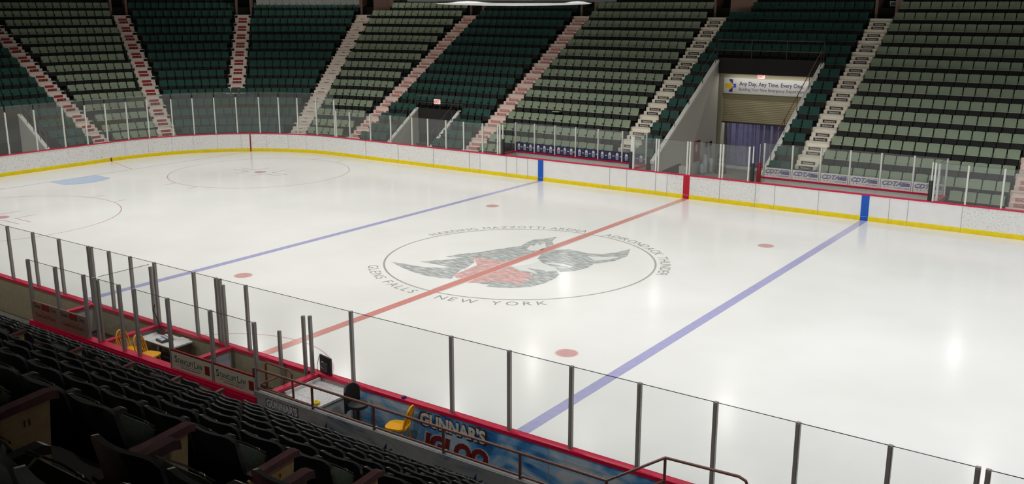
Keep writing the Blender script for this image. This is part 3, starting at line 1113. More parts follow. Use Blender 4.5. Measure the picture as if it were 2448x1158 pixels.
AX = AISLE_X
stair('pale steps with red signs climbing the far end, next to the corner tunnel', 'E', CY, 'step_white', 'red')
stair('pale steps with red signs, second stair round the far corner', 'A', AISLE_A['a2'], 'step_white', 'red')
stair('pale steps with red signs in the middle of the dark corner seats', 'A', AISLE_A['a3'], 'step_white', 'red', k0=3)
stair('plain white steps with small dark wording between dark and pale seats', 'A', AISLE_A['a4'], 'step_white', 'plain')
stair('pale steps with red-outlined lettering beyond the small tunnel', 'S', AX['a5'], 'step_pink', 'della')
stair('pale steps with red-outlined lettering between small tunnel and blue-sign bench', 'S', AX['a6'], 'step_pink', 'della')
stair('cream steps with black script signs before the big tunnel', 'S', AX['a7'], 'step_cream', 'fen', k0=0)
stair('cream steps with black script signs behind the white-sign bench', 'S', AX['a8'], 'step_cream', 'fen', k0=0)
stair('pale pink steps with red lettering at the edge of the far stand', 'S', AX['a9'], 'step_pink', 'della')

# ---- doorways at the head of the stairs
for sec, u, lab in (('A', 156.9, 'dark doorway with brown jambs above the second red-signed stair'), ('A', 135.0, 'dark doorway above the middle red-signed stair'), ('A', 111.4, 'dark doorway with brown jambs above the plain white stair'),
                    ('S', AX['a5'], 'dark doorway with brown jambs above the stair beyond the small tunnel'), ('S', AX['a6'], 'dark doorway above the stair beside the blue-sign bench'),
                    ('S', AX['a7'], 'dark doorway with brown jambs above the stair before the big tunnel'), ('S', AX['a8'], 'dark doorway with small sign above the stair behind white bench signs')):
    o, out = F(sec, u)
    d = rear(12) - 0.1
    p = o + out * d
    t = thing('doorway', lab, 'doorway', (p.x, p.y, level(12)), rot_of(out))
    MB().box(-1.62 if u in (AX['a7'], 111.4) else -0.56, -0.42, -3.0, 0.0, 0, 2.4, 'brown_wall').build('jamb', t)
    MB().box(0.42, 0.56, -3.0, 0.0, 0, 2.4, 'brown_wall').build('jamb', t)
    MB().box(-0.56, 0.56, -3.1, 0.0, 2.4, 2.7, 'brown_wall').build('lintel', t)
    MB().box(-0.42, 0.42, -3.05, -2.9, 0, 2.4, 'dark').build('opening_back', t)
    if u == 156.9:
        MB().box(-0.42, 0.1, -2.88, -2.86, 0.3, 1.6, 'gold').build('poster', t)
        MB().box(0.12, 0.42, -2.88, -2.86, 0.3, 1.6, 'sign_rose').build('poster', t)
    if u == AX['a8']:
        sg = MB().box(-0.42, 0.0, -0.6, -0.56, 0.62, 0.86, 'pale_grey')
        sg.box(-0.39, -0.03, -0.562, -0.555, 0.66, 0.82, 'dark_grey')
        sg.build('small_sign', t)

# ================================================================== TUNNELS
def slope_z(d):  # top of a sloping tunnel wall at distance d from the rink edge
    return 1.40 + (d - 2.05) * LK / DK + 0.18


def tunnel_wall(name, sec, u, d0, d1, z_end, side, lab):
    """a wall that runs outward at u with a white sloping cap"""
    o, out = F(sec, u)
    lat = Vector((-out.y, out.x, 0))
    w = MB()
    mt = basis((o.x, o.y, 0), out, UP)      # x = outward distance, y = height, z = lateral
    zs = slope_z(d0)
    w.prism([(d0, 0), (d1, 0), (d1, z_end - 0.12), (d0, zs - 0.12)], -0.08, 0.08, 'tunnel_wall', mt)
    wo = struct(w.build(name))
    c = MB()
    c.prism([(d0 - 0.05, zs - 0.14), (d1, z_end - 0.12), (d1, z_end), (d0 - 0.05, zs)], -0.11, 0.11, 'white_cap', mt)
    c.build('sloping_cap', wo)
    r = MB()
    n = 5
    pts = []
    for i in range(n):
        f = 0.1 + 0.85 * i / (n - 1)
        d, z = d0 + (d1 - d0) * f, zs + (z_end - zs) * f
        p0, p1 = o + out * d + Vector((0, 0, z - 0.03)), o + out * d + Vector((0, 0, z + 0.75))
        r.tube([p0, p1], 0.017, 'rail' if side > 0 else 'rail_dark', 6)
        pts.append(p1)
    r.tube(pts, 0.02, 'rail' if side > 0 else 'rail_dark', 6)
    ro = r.build('handrail', None, True)
    tag(ro, lab, 'handrail')
    return wo


DT = rear(7)          # 8.58
tunnel_wall('wall_tunnel_left', 'S', -2.49, 1.55, DT, 5.72, -1, 'dark pipe handrail down the banner side wall of the big tunnel')
tunnel_wall('wall_tunnel_right', 'S', 2.94, 1.55, DT, 5.72, 1, 'brown pipe handrail along the white cap beside the big tunnel')
fa = MB()
fa.box(-2.6, 2.95, HY + DT - 0.1, HY + DT + 0.05, 4.97, 5.74, 'fascia')
struct(fa.build('wall_tunnel_fascia'))
pw = MB()
PYD = 22.03
pw.box(-2.6, -2.38, PYD, PYD + 0.3, 0, 4.97, 'portal_cream')
pw.box(2.45, 2.95, PYD, PYD + 0.3, 0, 4.97, 'portal_cream')
pw.box(-2.38, 2.45, PYD, PYD + 0.3, 3.9, 4.97, 'portal_cream')
pw.box(-2.6, 2.95, HY + DT - 0.05, PYD + 0.3, 4.96, 5.0, 'fascia')
pw.box(-2.6, 2.95, PYD + 0.3, PYD + 6, 4.96, 5.0, 'fascia')
pw.box(-2.7, -2.6, PYD, PYD + 6, 0, 5.0, 'tunnel_wall')
pw.box(2.95, 3.05, PYD, PYD + 6, 0, 5.0, 'tunnel_wall')
pw.box(-2.6, 2.95, PYD + 5.9, PYD + 6, 0, 5.0, 'dark')
struct(pw.build('wall_tunnel_portal'))
t = thing('rollup_door', 'half-raised cream slatted roll-up door under the tunnel banner', 'door', (0.03, PYD + 0.12, 0))
sl = MB()
z = 2.42
while z < 3.95:
    sl.prism([(-0.012, z), (0.02, z), (0.02, z + 0.088), (0.0, z + 0.088), (-0.025, z + 0.05)], -2.4, 2.4, 'shutter', Matrix(((0, 0, 1, 0), (1, 0, 0, 0), (0, 1, 0, 0), (0, 0, 0, 1))))
    z += 0.09
sl.build('slat_curtain', t)
MB().box(-2.4, 2.4, -0.03, 0.03, 2.36, 2.43, 'sign_black').build('bottom_bar', t)
cu = MB()
N = 90
tops = []
for i in range(N + 1):
    x = -2.36 + 4.75 * i / N
    tops.append((x, PYD + 0.9 + 0.06 * math.sin(i * 0.9) + 0.03 * math.sin(i * 2.3 + 1)))
vs = [(x, y, 0.03) for x, y in tops] + [(x, y, 3.6) for x, y in tops] + [(x, y + 0.012, 0.03) for x, y in tops] + [(x, y + 0.012, 3.6) for x, y in tops]
n1 = N + 1
fs = [(i, i + 1, n1 + i + 1, n1 + i) for i in range(N)] + [(2 * n1 + i, 3 * n1 + i, 3 * n1 + i + 1, 2 * n1 + i + 1) for i in range(N)]
cu.add(vs, fs, 'curtain')
tag(cu.build('tunnel_curtain', None, True), 'purple-blue folded curtain closing the tunnel under the roll-up door', 'curtain')
# banner
t = thing('hanging_banner', 'white banner with yellow arrow and two lines of blue wording', 'banner', (0.1, PYD - 0.03, 4.32))
MB().box(-2.42, 2.35, -0.008, 0.008, -0.40, 0.40, 'white').build('cloth', t)
bt = basis((0, -0.010, 0), (1, 0, 0), (0, 0, 1))
bl = MB()
fit_text(bl, 'Any Day. Any Time. Every One.', 3.38, 0.27, 'purple', Matrix(bt) @ Matrix.Translation((0.12, 0.09, 0)), 0.018, 0, 0.0)
fit_text(bl, 'Building Your New Emergency Department', 3.45, 0.20, 'purple', Matrix(bt) @ Matrix.Translation((0.16, -0.185, 0)), 0.002, 0, 0.0)
bl.build('lettering', t)
ar = MB()
ar.add([(x, y, 0.0) for x, y in ((-2.12, -0.33), (-1.92, -0.33), (-1.92, 0.33), (-2.12, 0.33))], [(0, 1, 2, 3)], 'purple', bt)
ar.add([(x, y, 0.0) for x, y in ((-1.92, -0.10), (-1.74, -0.10), (-1.74, 0.10), (-1.92, 0.10))], [(0, 1, 2, 3)], 'royal', bt)
ar.add([(x, y, 0.001) for x, y in ((-2.36, -0.14), (-2.14, -0.14), (-2.14, -0.27), (-1.84, 0.0), (-2.14, 0.27), (-2.14, 0.14), (-2.36, 0.14))], [tuple(range(7))], 'white', bt)
ar.add([(x, y, 0.002) for x, y in ((-2.34, -0.11), (-2.12, -0.11), (-2.12, -0.21), (-1.88, 0.0), (-2.12, 0.21), (-2.12, 0.11), (-2.34, 0.11))], [tuple(range(7))], 'gold', bt)
ar.build('arrow_emblem', t)


def exit_sign(label, loc, w=0.36, h=0.24):
    t = thing('exit_sign', label, 'exit sign', loc)
    MB().box(-w / 2, w / 2, -0.03, 0.03, -h / 2, h / 2, 'exit_white').build('sign_box', t)
    s_ = MB()
    fit_text(s_, 'EXIT', w * 0.78, h * 0.66, 'exit_red', basis((0, -0.032, 0), (1, 0, 0), (0, 0, 1)), 0.03)
    s_.build('lettering', t)
    return t


exit_sign('small lit EXIT sign above the banner in the big tunnel', (-0.30, PYD - 0.06, 4.845), 0.36, 0.22)
rl = MB()
YR = HY + DT
for z in (6.14, 6.66):
    rl.tube([(-2.55, YR, z), (2.95, YR, z)], 0.02, 'rail_dark', 6)
for x in (-2.55, -0.72, 1.1, 2.95):
    rl.tube([(x, YR, 5.66), (x, YR, 6.66)], 0.02, 'rail_dark', 6)
tag(rl.build('guard_rail', None, True), 'dark two-bar guard rail on top of the big tunnel', 'guard rail')
# things in the big tunnel
t = thing('wall_banner', 'narrow red banner with pale figure on the tunnel side wall', 'banner', (-2.405, 19.2, 1.16))
MB().box(0, 0.012, -0.36, 0.36, -0.52, 0.55, 'banner_red').build('cloth', t)
MB().prism([(0.12 * math.cos(a * PI / 8) - 0.08, 0.17 + 0.2 * math.sin(a * PI / 8)) for a in range(16)], 0, 0.004, 'letter_white', basis((0.012, 0, 0), (0, 1, 0), (0, 0, 1))).build('pale_figure', t)
for i, (y, lab) in enumerate(((20.2, 'long-handled dark scraper leaning on tunnel wall, nearer the red banner'), (20.75, 'long-handled dark scraper leaning on tunnel wall, nearer the curtain'))):
    t = thing('floor_scraper', lab, 'scraper', (-2.22, y, 0))
    MB().tube([(0, 0, 0.02), (-0.12, 0, 1.35)], 0.016, 'dark_grey', 6).build('handle', t)
    MB().box(-0.15, -0.08, -0.07, 0.07, 1.28, 1.52, 'black').build('blade', t)
t = thing('folding_chair', 'dark folding chair standing by the tunnel wall near the curtain', 'chair', (-1.75, 20.9, 0), 0.3)
MB().box(-0.22, 0.22, -0.2, 0.2, 0.43, 0.46, 'green_dark').build('seat', t)
MB().box(-0.22, 0.22, 0.19, 0.215, 0.62, 0.86, 'green_dark').build('backrest', t)
for sx in (-1, 1):
    MB().tube([(sx * 0.22, -0.22, 0.0), (sx * 0.22, 0.2, 0.88)], 0.013, 'dark_grey', 6).build('leg', t)
    MB().tube([(sx * 0.20, 0.24, 0.0), (sx * 0.20, -0.12, 0.45)], 0.013, 'dark_grey', 6).build('leg', t)
g = MB()
for i, (x, y, h, r_) in enumerate(((-2.2, 19.75, 0.95, 0.17), (-2.05, 19.5, 0.8, 0.13), (-1.95, 20.0, 0.75, 0.14), (-2.12, 19.3, 0.55, 0.12))):
    g.lathe([(r_ * 0.6, 0.02), (r_, 0.12), (r_ * 0.85, h * 0.5), (r_ * 1.05, h * 0.8), (r_ * 0.55, h)], 'pale_grey', 9, (x, y))
tag(g.build('padded_gear', None, True), 'pale padded sports gear stood under the red tunnel banner', 'sports gear')
g = MB()
for i in range(5):
    a = i * 0.7
    pts = [(-1.45 + 0.30 * math.cos(t_ * PI / 8 + a) * (1 - 0.05 * i), 20.05 + 0.25 * math.sin(t_ * PI / 8 + a), 0.04 + 0.07 * i + 0.02 * math.sin(t_)) for t_ in range(16)]
    g.tube(pts, 0.035, 'green_dark', 6, True)
tag(g.build('coiled_hose', None, True), 'dark green hose coiled on the tunnel floor', 'hose')
w = MB()
w.prism([(-2.08, 0.0), (-1.08, 0.0), (-1.16, 1.25), (-2.08, 0.78)], 14.2, 14.75, 'black', Matrix(((1, 0, 0, 0), (0, 0, 1, 0), (0, 1, 0, 0), (0, 0, 0, 1))))
tag(w.build('ramp_wedge'), 'black sloping ramp wedge stood behind the glass before the big tunnel', 'ramp')
tag(MB().box(-0.98, -0.58, 14.2, 14.24, 0, 1.22, 'grey_wall').build('upright_board'), 'grey upright board behind the paired posts of the red line', 'board')
t = thing('red_post', 'red padded post beside the big tunnel glass door', 'post', (3.0, 13.75, 0))
MB().lathe([(0.09, 0), (0.09, 1.75), (0.06, 1.8)], 'deep_red', 10).build('pad', t, True)
MB().lathe([(0.03, 1.8), (0.03, 2.6)], 'metal', 8).build('pole', t, True)

# small tunnel
DS = rear(1)
tunnel_wall('wall_small_tunnel_left', 'S', -18.65, 0.75, DS, 2.66, -1, 'dark handrail on the far wall of the small tunnel')
tunnel_wall('wall_small_tunnel_right', 'S', -15.55, 0.75, DS, 2.66, -1, 'dark handrail on the bench-side wall of the small tunnel')
fs_ = MB()
fs_.box(-18.65, -15.46, HY + DS - 0.02, HY + DS + 0.10, 1.2, 2.62, 'fascia')
fs_.box(-18.65, -15.35, HY + DS + 0.1, HY + DS + 6, 1.9, 1.95, 'fascia')
fs_.box(-18.75, -18.65, HY + DS, HY + DS + 6, 0, 1.95, 'fascia')
fs_.box(-15.35, -15.25, HY + DS, HY + DS + 6, 0, 1.95, 'fascia')
fs_.box(-18.7, -15.3, HY + DS + 6, HY + DS + 6.1, 0, 1.95, 'dark')
struct(fs_.build('wall_small_tunnel_fascia'))
rl = MB()
YR = HY + DS
for z in (2.98, 3.34):
    rl.tube([(-18.65, YR, z), (-15.35, YR, z)], 0.018, 'rail_dark', 6)
for x in (-18.65, -17.0, -15.35):
    rl.tube([(x, YR, 2.5), (x, YR, 3.34)], 0.018, 'rail_dark', 6)
tag(rl.build('guard_rail', None, True), 'dark guard rail over the small tunnel carrying an exit sign', 'guard rail')
exit_sign('small lit EXIT sign on the rail over the small tunnel', (-17.11, YR - 0.06, 3.07), 0.44, 0.26)
tag(MB().box(-17.9, -17.25, 15.4, 16.0, 0, 0.75, 'dark_grey').build('storage_bin'), 'dark grey bin inside the small tunnel beside its light wall', 'bin')

# end tunnel
tunnel_wall('wall_end_tunnel', 'E', YV, 0.75, DS, 2.66, -1, 'dark handrail on the wall of the tunnel behind the far goal')
fs_ = MB()
fs_.box(-HX - DS - 0.1, -HX - DS, YV - 3.3, YV, 1.2, 2.9, 'fascia')
fs_.box(-HX - DS - 6, -HX - DS - 0.1, YV - 3.3, YV, 1.9, 1.95, 'fascia')
fs_.box(-HX - DS - 6, -HX - DS, YV - 0.02, YV + 0.04, 0, 1.95, 'fascia')
fs_.box(-HX - DS - 6.1, -HX - DS - 6, YV - 3.4, YV, 0, 1.95, 'dark')
struct(fs_.build('wall_end_tunnel_fascia'))

# ================================================================== SCOREBOARD
t = thing('hanging_scoreboard', 'dark centre-hung scoreboard with a bright white underside', 'scoreboard', (-0.25, 0.0, 8.37))
MB().lathe([(0.02, 0.0), (1.0, 0.008), (1.8, 0.025), (2.4, 0.055), (2.5, 0.08), (2.4, 0.14)], 'white', 40).build('underside', t, True)
MB().box(-2.4, 2.4, -2.4, 2.4, 0.13, 3.0, 'dark_grey').build('cabinet', t)
for k in range(4):
    mt = Matrix.Rotation(k * PI / 2, 4, 'Z')
    MB().box(-2.2, 2.2, -2.43, -2.4, 0.5, 2.8, 'black', mt).build('display', t)
mb = MB()
for sx in (-1, 1):
    for sy in (-1, 1):
        mb.tube([(sx * 2.2, sy * 2.2, 3.0), (sx * 2.2, sy * 2.2, 10.7)], 0.03, 'metal', 6)
mb.build('hanger', t)

# ================================================================== NEAR GLASS
NY = -HY - 0.075
nx = [-14.4, -13.1, -11.8, -10.5, -9.2, -7.89, -6.60, -5.355, -3.96, -3.14, -2.26, -1.31, 0.143, 0.99, 1.92, 5.04, 7.562, 8.856, 10.129, 11.403, 12.695, 13.964, 15.241, 16.40, 17.7, 19.0, 20.3]
screen('near clear glass with dark metal posts along the whole near side', [(x, NY, 0) for x in nx], 1.08, 2.57, 2.56, 'post_alu', 'glass_near', doubles=(8, 13, 23))
PY_ = -14.58
bx = [-4.0, -2.83, -1.68, -1.28, -0.34, 0.21, 1.36, 2.73, 4.03]
screen('clear glass with dark posts on the back wall of the penalty boxes', [(x, PY_, 0) for x in bx], 1.08, 2.57, 2.56, 'post_alu', 'glass_near', skip=(4,))
screen('clear glass divider between penalty box and timekeeper', [(-1.28, PY_ + 0.08, PI / 2), (-1.28, NY - 0.13, PI / 2)], 1.08, 2.5, 2.56, 'post_alu', 'glass_near')
for x, zt_, lab in ((1.31, 2.5, 'slim dark gate post by the timekeeper divider'), (3.05, 1.80, 'short dark gate post at the rear penalty box door'), (3.80, 2.27, 'slim dark post, one of a pair at the bench corner, further from the seats'), (4.0, 2.31, 'slim dark post at the bench corner holding the monitor cables')):
    mb = MB()
    post_mesh(mb, 0, 0, 0, 0, zt_ - (0.38 if x < 3.5 else 0.25 if x > 3.9 else 0.38), 'post_alu', 0.06)
    o = mb.build('gate_post')
    o.location = (x, -13.15, 0.38 if x < 3.9 else 0.25)
    tag(o, lab, 'post')

# ================================================================== PENALTY BOXES AND BENCH
t = thing('penalty_box_wall', 'low back wall with red rail behind the penalty boxes', 'low wall', (-4.05, PY_, 0))
MB().box(0, 8.1, -0.05, 0.05, 0, 1.02, 'tan_back').build('wall_panel', t)
MB().box(-0.02, 8.1, -0.1, 0.1, 1.02, 1.075, 'cap_red').build('rail_cap', t)
MB().box(-0.02, 8.1, -0.12, -0.08, 0.90, 1.02, 'cap_red').build('rail_cap', t)
for x, lab in ((-4.0, 'white partition with red rail closing the far penalty box'), (-1.25, 'white partition with red rail before the yellow chairs'), (1.36, 'white partition with red rail behind the table'), (4.07, 'white partition with red rail at the bench corner')):
    t = thing('box_partition', lab, 'partition', (x, -13.85, 0))
    MB().box(-0.03, 0.03, -0.66, 0.72, 0, 1.02, 'white_panel').build('panel', t)
    MB().box(-0.075, 0.075, -0.63, 0.72, 1.02, 1.08, 'cap_red').build('rail_cap', t)
struct(MB().box(-4.0, 4.02, -14.52, -13.06, 0.0, 0.38, 'near_terrace').build('floor_penalty_box'))
struct(MB().box(4.14, 11.7, -14.54, -13.07, 0.0, 0.25, 'near_terrace').build('floor_bench'))
# glass signs on the seat side
xs = [(-3.97, -2.86), (-2.80, -1.71)]
for i, (a, b) in enumerate(xs):
    t = thing('glass_sign', 'brown cleaning firm sign on penalty box glass, %s the timekeeper' % ('further from' if i == 0 else 'nearer'), 'sign', ((a + b) / 2, PY_ - 0.03, 1.33), 0, 'brown glass signs')
    w = b - a
    MB().box(-w / 2, w / 2, -0.012, 0.012, -0.25, 0.25, 'clean_sign').build('panel', t)
    bt = basis((0, -0.0135, 0), (1, 0, 0), (0, 0, 1))
    l_ = MB()
    fit_text(l_, 'Clean', 0.32, 0.11, 'letter_dark', Matrix(bt) @ Matrix.Translation((-0.34, 0.15, 0)), 0.02)
    fit_text(l_, 'Out', 0.24, 0.11, 'letter_dark', Matrix(bt) @ Matrix.Translation((0.36, 0.15, 0)), 0.02)
    l_.box(-0.13, 0.04, 0.08, 0.22, 0, 0.001, 'sign_maroon', bt)
    l_.box(0.05, 0.2, 0.08, 0.22, 0, 0.001, 'sign_maroon', bt)
    l_.box(-0.2, 0.25, 0.01, 0.03, 0, 0.001, 'letter_faint', bt)
    fit_text(l_, 'CleanOut518.com', 0.85, 0.10, 'sign_maroon', Matrix(bt) @ Matrix.Translation((0.0, -0.07, 0)), 0.015)
    l_.box(-0.4, 0.4, -0.19, -0.17, 0, 0.001, 'letter_faint', bt)
    l_.build('lettering', t)
xs = [(1.40, 2.69), (2.77, 3.99)]
for i, (a, b) in enumerate(xs):
    t = thing('glass_sign', 'beige law firm sign on penalty box glass, %s the brown railing' % ('further from' if i == 0 else 'beside'), 'sign', ((a + b) / 2, PY_ - 0.03, 1.27), 0, 'beige glass signs')
    w = b - a
    MB().box(-w / 2, w / 2, -0.012, 0.012, -0.19, 0.19, 'law_sign').build('panel', t)
    MB().box(-w / 2, w / 2, -0.016, 0.016, 0.19, 0.225, 'deep_red').build('top_band', t)
    bt = basis((0, -0.0135, 0), (1, 0, 0), (0, 0, 1))
    l_ = MB()
    fit_text(l_, 'S', 0.09, 0.15, 'letter_dark', Matrix(bt) @ Matrix.Translation((-0.50, 0.035, 0)), 0.01)
    fit_text(l_, 'TANCLIFT', 0.50, 0.105, 'letter_dark', Matrix(bt) @ Matrix.Translation((-0.19, 0.012, 0)), 0.008)
    fit_text(l_, 'L', 0.07, 0.15, 'letter_dark', Matrix(bt) @ Matrix.Translation((0.13, 0.035, 0)), 0.01)
    fit_text(l_, 'AW', 0.17, 0.105, 'letter_dark', Matrix(bt) @ Matrix.Translation((0.265, 0.012, 0)), 0.008)
    l_.box(-0.45, 0.32, -0.075, -0.068, 0, 0.001, 'letter_faint', bt)
    l_.box(-0.34, 0.25, -0.125, -0.11, 0, 0.001, 'letter_faint', bt)
    l_.box(0.43, 0.58, -0.10, 0.09, 0, 0.001, 'sign_maroon', bt)
    l_.build('lettering', t)

# timekeeper's table and what stands on it
t = thing('timekeeper_table', 'white-topped table by the near boards in the timekeeper box', 'table', (-0.53, -13.42, 0.38))
MB().box(-0.62, 0.62, -0.31, 0.26, 0.54, 0.575, 'white').build('tabletop', t)
MB().box(-0.62, 0.62, -0.315, -0.30, 0.53, 0.56, 'arm_wood').build('front_edge', t)
for sx in (-1, 1):
    for sy in (-1, 1):
        MB().box(sx * 0.56 - 0.02, sx * 0.56 + 0.02, sy * 0.24 - 0.02 - 0.02, sy * 0.24, 0, 0.54, 'dark_grey').build('leg', t)
TT = 0.22 + 0.735
t = thing('scoreboard_console', 'grey scoreboard control console with pale keys on the white table', 'console', (-0.47, -13.5, TT), -0.15)
MB().prism([(-0.14, 0), (0.14, 0), (0.14, 0.10), (-0.14, 0.045)], -0.15, 0.15, 'dark_grey', Matrix(((0, 0, 1, 0), (1, 0, 0, 0), (0, 1, 0, 0), (0, 0, 0, 1)))).build('case', t)
kb = basis((0, 0, 0.0745), (1, 0, 0), (0, 0.28, 0.055))
kk = MB()
for a, b, c, d in ((-0.13, -0.02, -0.12, -0.03), (0.0, 0.12, -0.12, -0.03), (-0.13, -0.04, 0.0, 0.05), (-0.02, 0.05, 0.0, 0.05), (0.07, 0.13, 0.0, 0.05), (-0.13, 0.13, 0.07, 0.12)):
    kk.box(a, b, c, d, 0, 0.006, 'pale_grey', kb)
kk.build('keypad', t)
tag(MB().box(-0.35, -0.05, -13.33, -13.12, TT, TT + 0.003, 'paper').build('paper_sheet'), 'white paper sheet on the table beyond the console, by the boards', 'paper')
tag(MB().box(-0.22, 0.06, -13.66, -13.45, TT, TT + 0.003, 'paper').build('paper_sheet'), 'white paper sheet on the table corner nearest the law signs', 'paper')
tag(MB().box(-0.98, -0.76, -13.28, -13.12, TT, TT + 0.08, 'deep_red').build('red_box'), 'small dark red box on the table by the cap rail', 'box')
cb = MB()
for i in range(6):
    pts = [(-1.02 + 0.09 * math.cos(a * PI / 6) + 0.03 * i, -13.24 + 0.06 * math.sin(a * PI / 6 + i), TT + 0.03 + 0.015 * i + 0.02 * math.sin(a + i)) for a in range(12)]
    cb.tube(pts, 0.012, 'black', 5, True)
cb.tube([(-1.05, -13.2, TT + 0.1), (-1.15, -13.2, 1.3), (-1.25, -13.2, 1.45), (-1.2, -13.19, 1.6)], 0.012, 'black', 5)
tag(cb.build('cable_bundle', None, True), 'black tangled cables piled on the table by the glass divider', 'cables')


def yellow_chair(label, loc, rz):
    """wooden chair, faces local +x"""
    t = thing('wooden_chair', label, 'chair', loc, rz, 'yellow wooden chairs')
    st = []
    for i in range(24):
        a = 2 * PI * i / 24
        c, s_ = math.cos(a), math.sin(a)
        st.append((0.22 * math.copysign(abs(c) ** 0.6, c), 0.21 * math.copysign(abs(s_) ** 0.6, s_)))
    MB().prism(st, 0.42, 0.46, 'chair_yellow').build('seat', t)
    bow = [(-0.19, -0.18, 0.45)] + [(-0.22 - 0.08 * math.sin(PI * i / 12), -0.18 * math.cos(PI * i / 12), 0.50 + 0.38 * math.sin(PI * i / 12) ** 0.6) for i in range(1, 12)] + [(-0.19, 0.18, 0.45)]
    MB().tube(bow, 0.018, 'chair_yellow', 7).build('back_bow', t, True)
    for i in range(5):
        y = -0.12 + 0.06 * i
        MB().tube([(-0.18, y * 0.9, 0.45), (-0.295, y, 0.50 + 0.38 * math.sqrt(max(0.05, 1 - (y / 0.18) ** 2)) ** 0.6)], 0.011, 'chair_yellow', 6).build('spindle', t, True)
    for sx in (-1, 1):
        for sy in (-1, 1):
            MB().tube([(sx * 0.14, sy * 0.13, 0.43), (sx * 0.19, sy * 0.18, 0.0)], 0.017, 'chair_yellow', 6).build('leg', t, True)
    return t


yellow_chair('yellow wooden chair in the timekeeper box, further from the table front', (-0.87, -14.10, 0.38), 0.2)
yellow_chair('yellow wooden chair in the timekeeper box, beside the table corner', (-0.27, -14.05, 0.38), 0.3)
yellow_chair('yellow wooden chair alone on the bench before the snow mural', (6.55, -13.42, 0.25), PI + 0.3)

# speckled corner counter on the bench
t = thing('corner_counter', 'speckled white counter cabinet at the bench corner by the red partition', 'cabinet', (4.64, -13.58, 0.25))
MB().box(-0.46, 0.46, -0.44, 0.44, 0, 0.65, 'grey_wall').build('body', t)
MB().box(-0.49, 0.49, -0.47, 0.47, 0.65, 0.69, 'speckle').build('countertop', t)
MB().box(-0.49, -0.45, -0.47, 0.47, 0.69, 0.76, 'white').build('back_lip', t)
MB().box(-0.01, 0.01, -0.449, -0.44, 0.05, 0.62, 'seam').build('door_seam', t)
tp = MB()
tp.tube([(4.98 + 0.055 * math.cos(a * PI / 8), -14.0 + 0.055 * math.sin(a * PI / 8), 0.972) for a in range(16)], 0.032, 'tape_yellow', 8, True)
tag(tp.build('tape_roll', None, True), 'yellow tape roll on the speckled counter edge', 'tape roll')
t = thing('monitor', 'black monitor seen from behind, standing on the red rail with cables', 'monitor', (4.25, -HY - 0.06, 1.08), -0.2)
MB().box(-0.20, 0.20, -0.02, 0.02, 0.0, 0.37, 'black').build('casing', t)
MB().box(-0.12, 0.12, -0.06, -0.02, 0.06, 0.24, 'dark_grey').build('rear_box', t)
MB().tube([(0.09 * math.cos(a * PI / 8), -0.075, 0.20 + 0.07 * math.sin(a * PI / 8)) for a in range(3, 14)], 0.008, 'metal', 5).build('bracket', t)
MB().tube([(-0.2, -0.03, 0.33), (-0.26, -0.05, 0.1), (-0.2, -0.06, -0.06), (-0.1, -0.12, -0.12), (0.0, -0.12, -0.02)], 0.006, 'black', 5).build('cable', t)
tag(MB().box(6.36, 6.42, -HY - 0.13, -HY - 0.05, 1.08, 1.115, 'cdta_blue').build('blue_roll'), 'small dark blue tape roll on the near red cap rail', 'tape roll')
# dark player chairs shapes on bench mural side
t = thing('bench_stool', 'dark round-backed stool at the bench before the snow mural', 'stool', (5.6, -13.5, 0.25))
MB().lathe([(0.16, 0.60), (0.2, 0.62), (0.2, 0.68), (0.15, 0.70)], 'pad', 16).build('seat', t, True)
MB().lathe([(0.03, 0.0), (0.03, 0.6)], 'dark_grey', 8).build('column', t, True)
MB().lathe([(0.2, 0.0), (0.2, 0.03), (0.03, 0.05)], 'dark_grey', 16).build('base', t, True)
MB().shell(8, 4, lambda u, v: (-0.2 * math.cos((u - 0.5) * 1.8), 0.24 * math.sin((u - 0.5) * 1.8), 0.50 + 0.54 * v - 0.1 * abs(2 * u - 1) ** 3 * v), lambda u, v: (-0.235 * math.cos((u - 0.5) * 1.8), 0.28 * math.sin((u - 0.5) * 1.8), 0.50 + 0.54 * v - 0.1 * abs(2 * u - 1) ** 3 * v), 'pad').build('backrest', t, True)

# bench back wall with mural and railing
BX0, BX1 = 3.98, 11.75
t = thing('bench_back_wall', 'grey snow mural wall between near seats and players bench', 'low wall', (BX0, -14.6, 0))
MB().box(0, BX1 - BX0, -0.05, 0.05, 0, 1.20, 'mural_grey').build('mural_panel', t)
mw = mural_words(-0.053, 0.78, 1.13, 0.86, 'mural_lettering', 0.62, False, t)
mw = mural_words(-0.053, 4.9, 0.95, 0.86, 'mural_lettering', 0.62, False, t)
lf = MB()
for i, x in enumerate((1.9, 3.35, 5.3, 6.6)):
    for q in range(3):
        a = 0.3 + 0.5 * q
        c0 = Vector((x, -0.0535, 0.78))
        d_ = Vector((math.cos(a), 0, math.sin(a)))
        n_ = Vector((-math.sin(a), 0, math.cos(a)))
        lf.add([c0, c0 + d_ * 0.16 + n_ * 0.035, c0 + d_ * 0.3, c0 + d_ * 0.16 - n_ * 0.035], [(0, 1, 2, 3)], 'navy')
lf.build('painted_leaf', t)
rt = thing('bench_railing', 'brown two-bar pipe railing above the grey mural wall', 'railing', (0, 0, 0))
mb = MB()
mb.tube([(3.95, -14.6, 1.64), (11.72, -14.6, 1.64), (12.09, -13.44, 1.64), (13.25, -13.36, 1.64), (13.36, -13.36, 1.60), (13.40, -13.36, 1.5), (13.40, -13.36, 0.9)], 0.024, 'rail', 8)
mb.build('top_bar', rt, True)
mb = MB()
mb.tube([(3.95, -14.6, 1.255), (11.72, -14.6, 1.255), (12.09, -13.44, 1.255)], 0.021, 'rail', 8)
mb.build('lower_bar', rt, True)
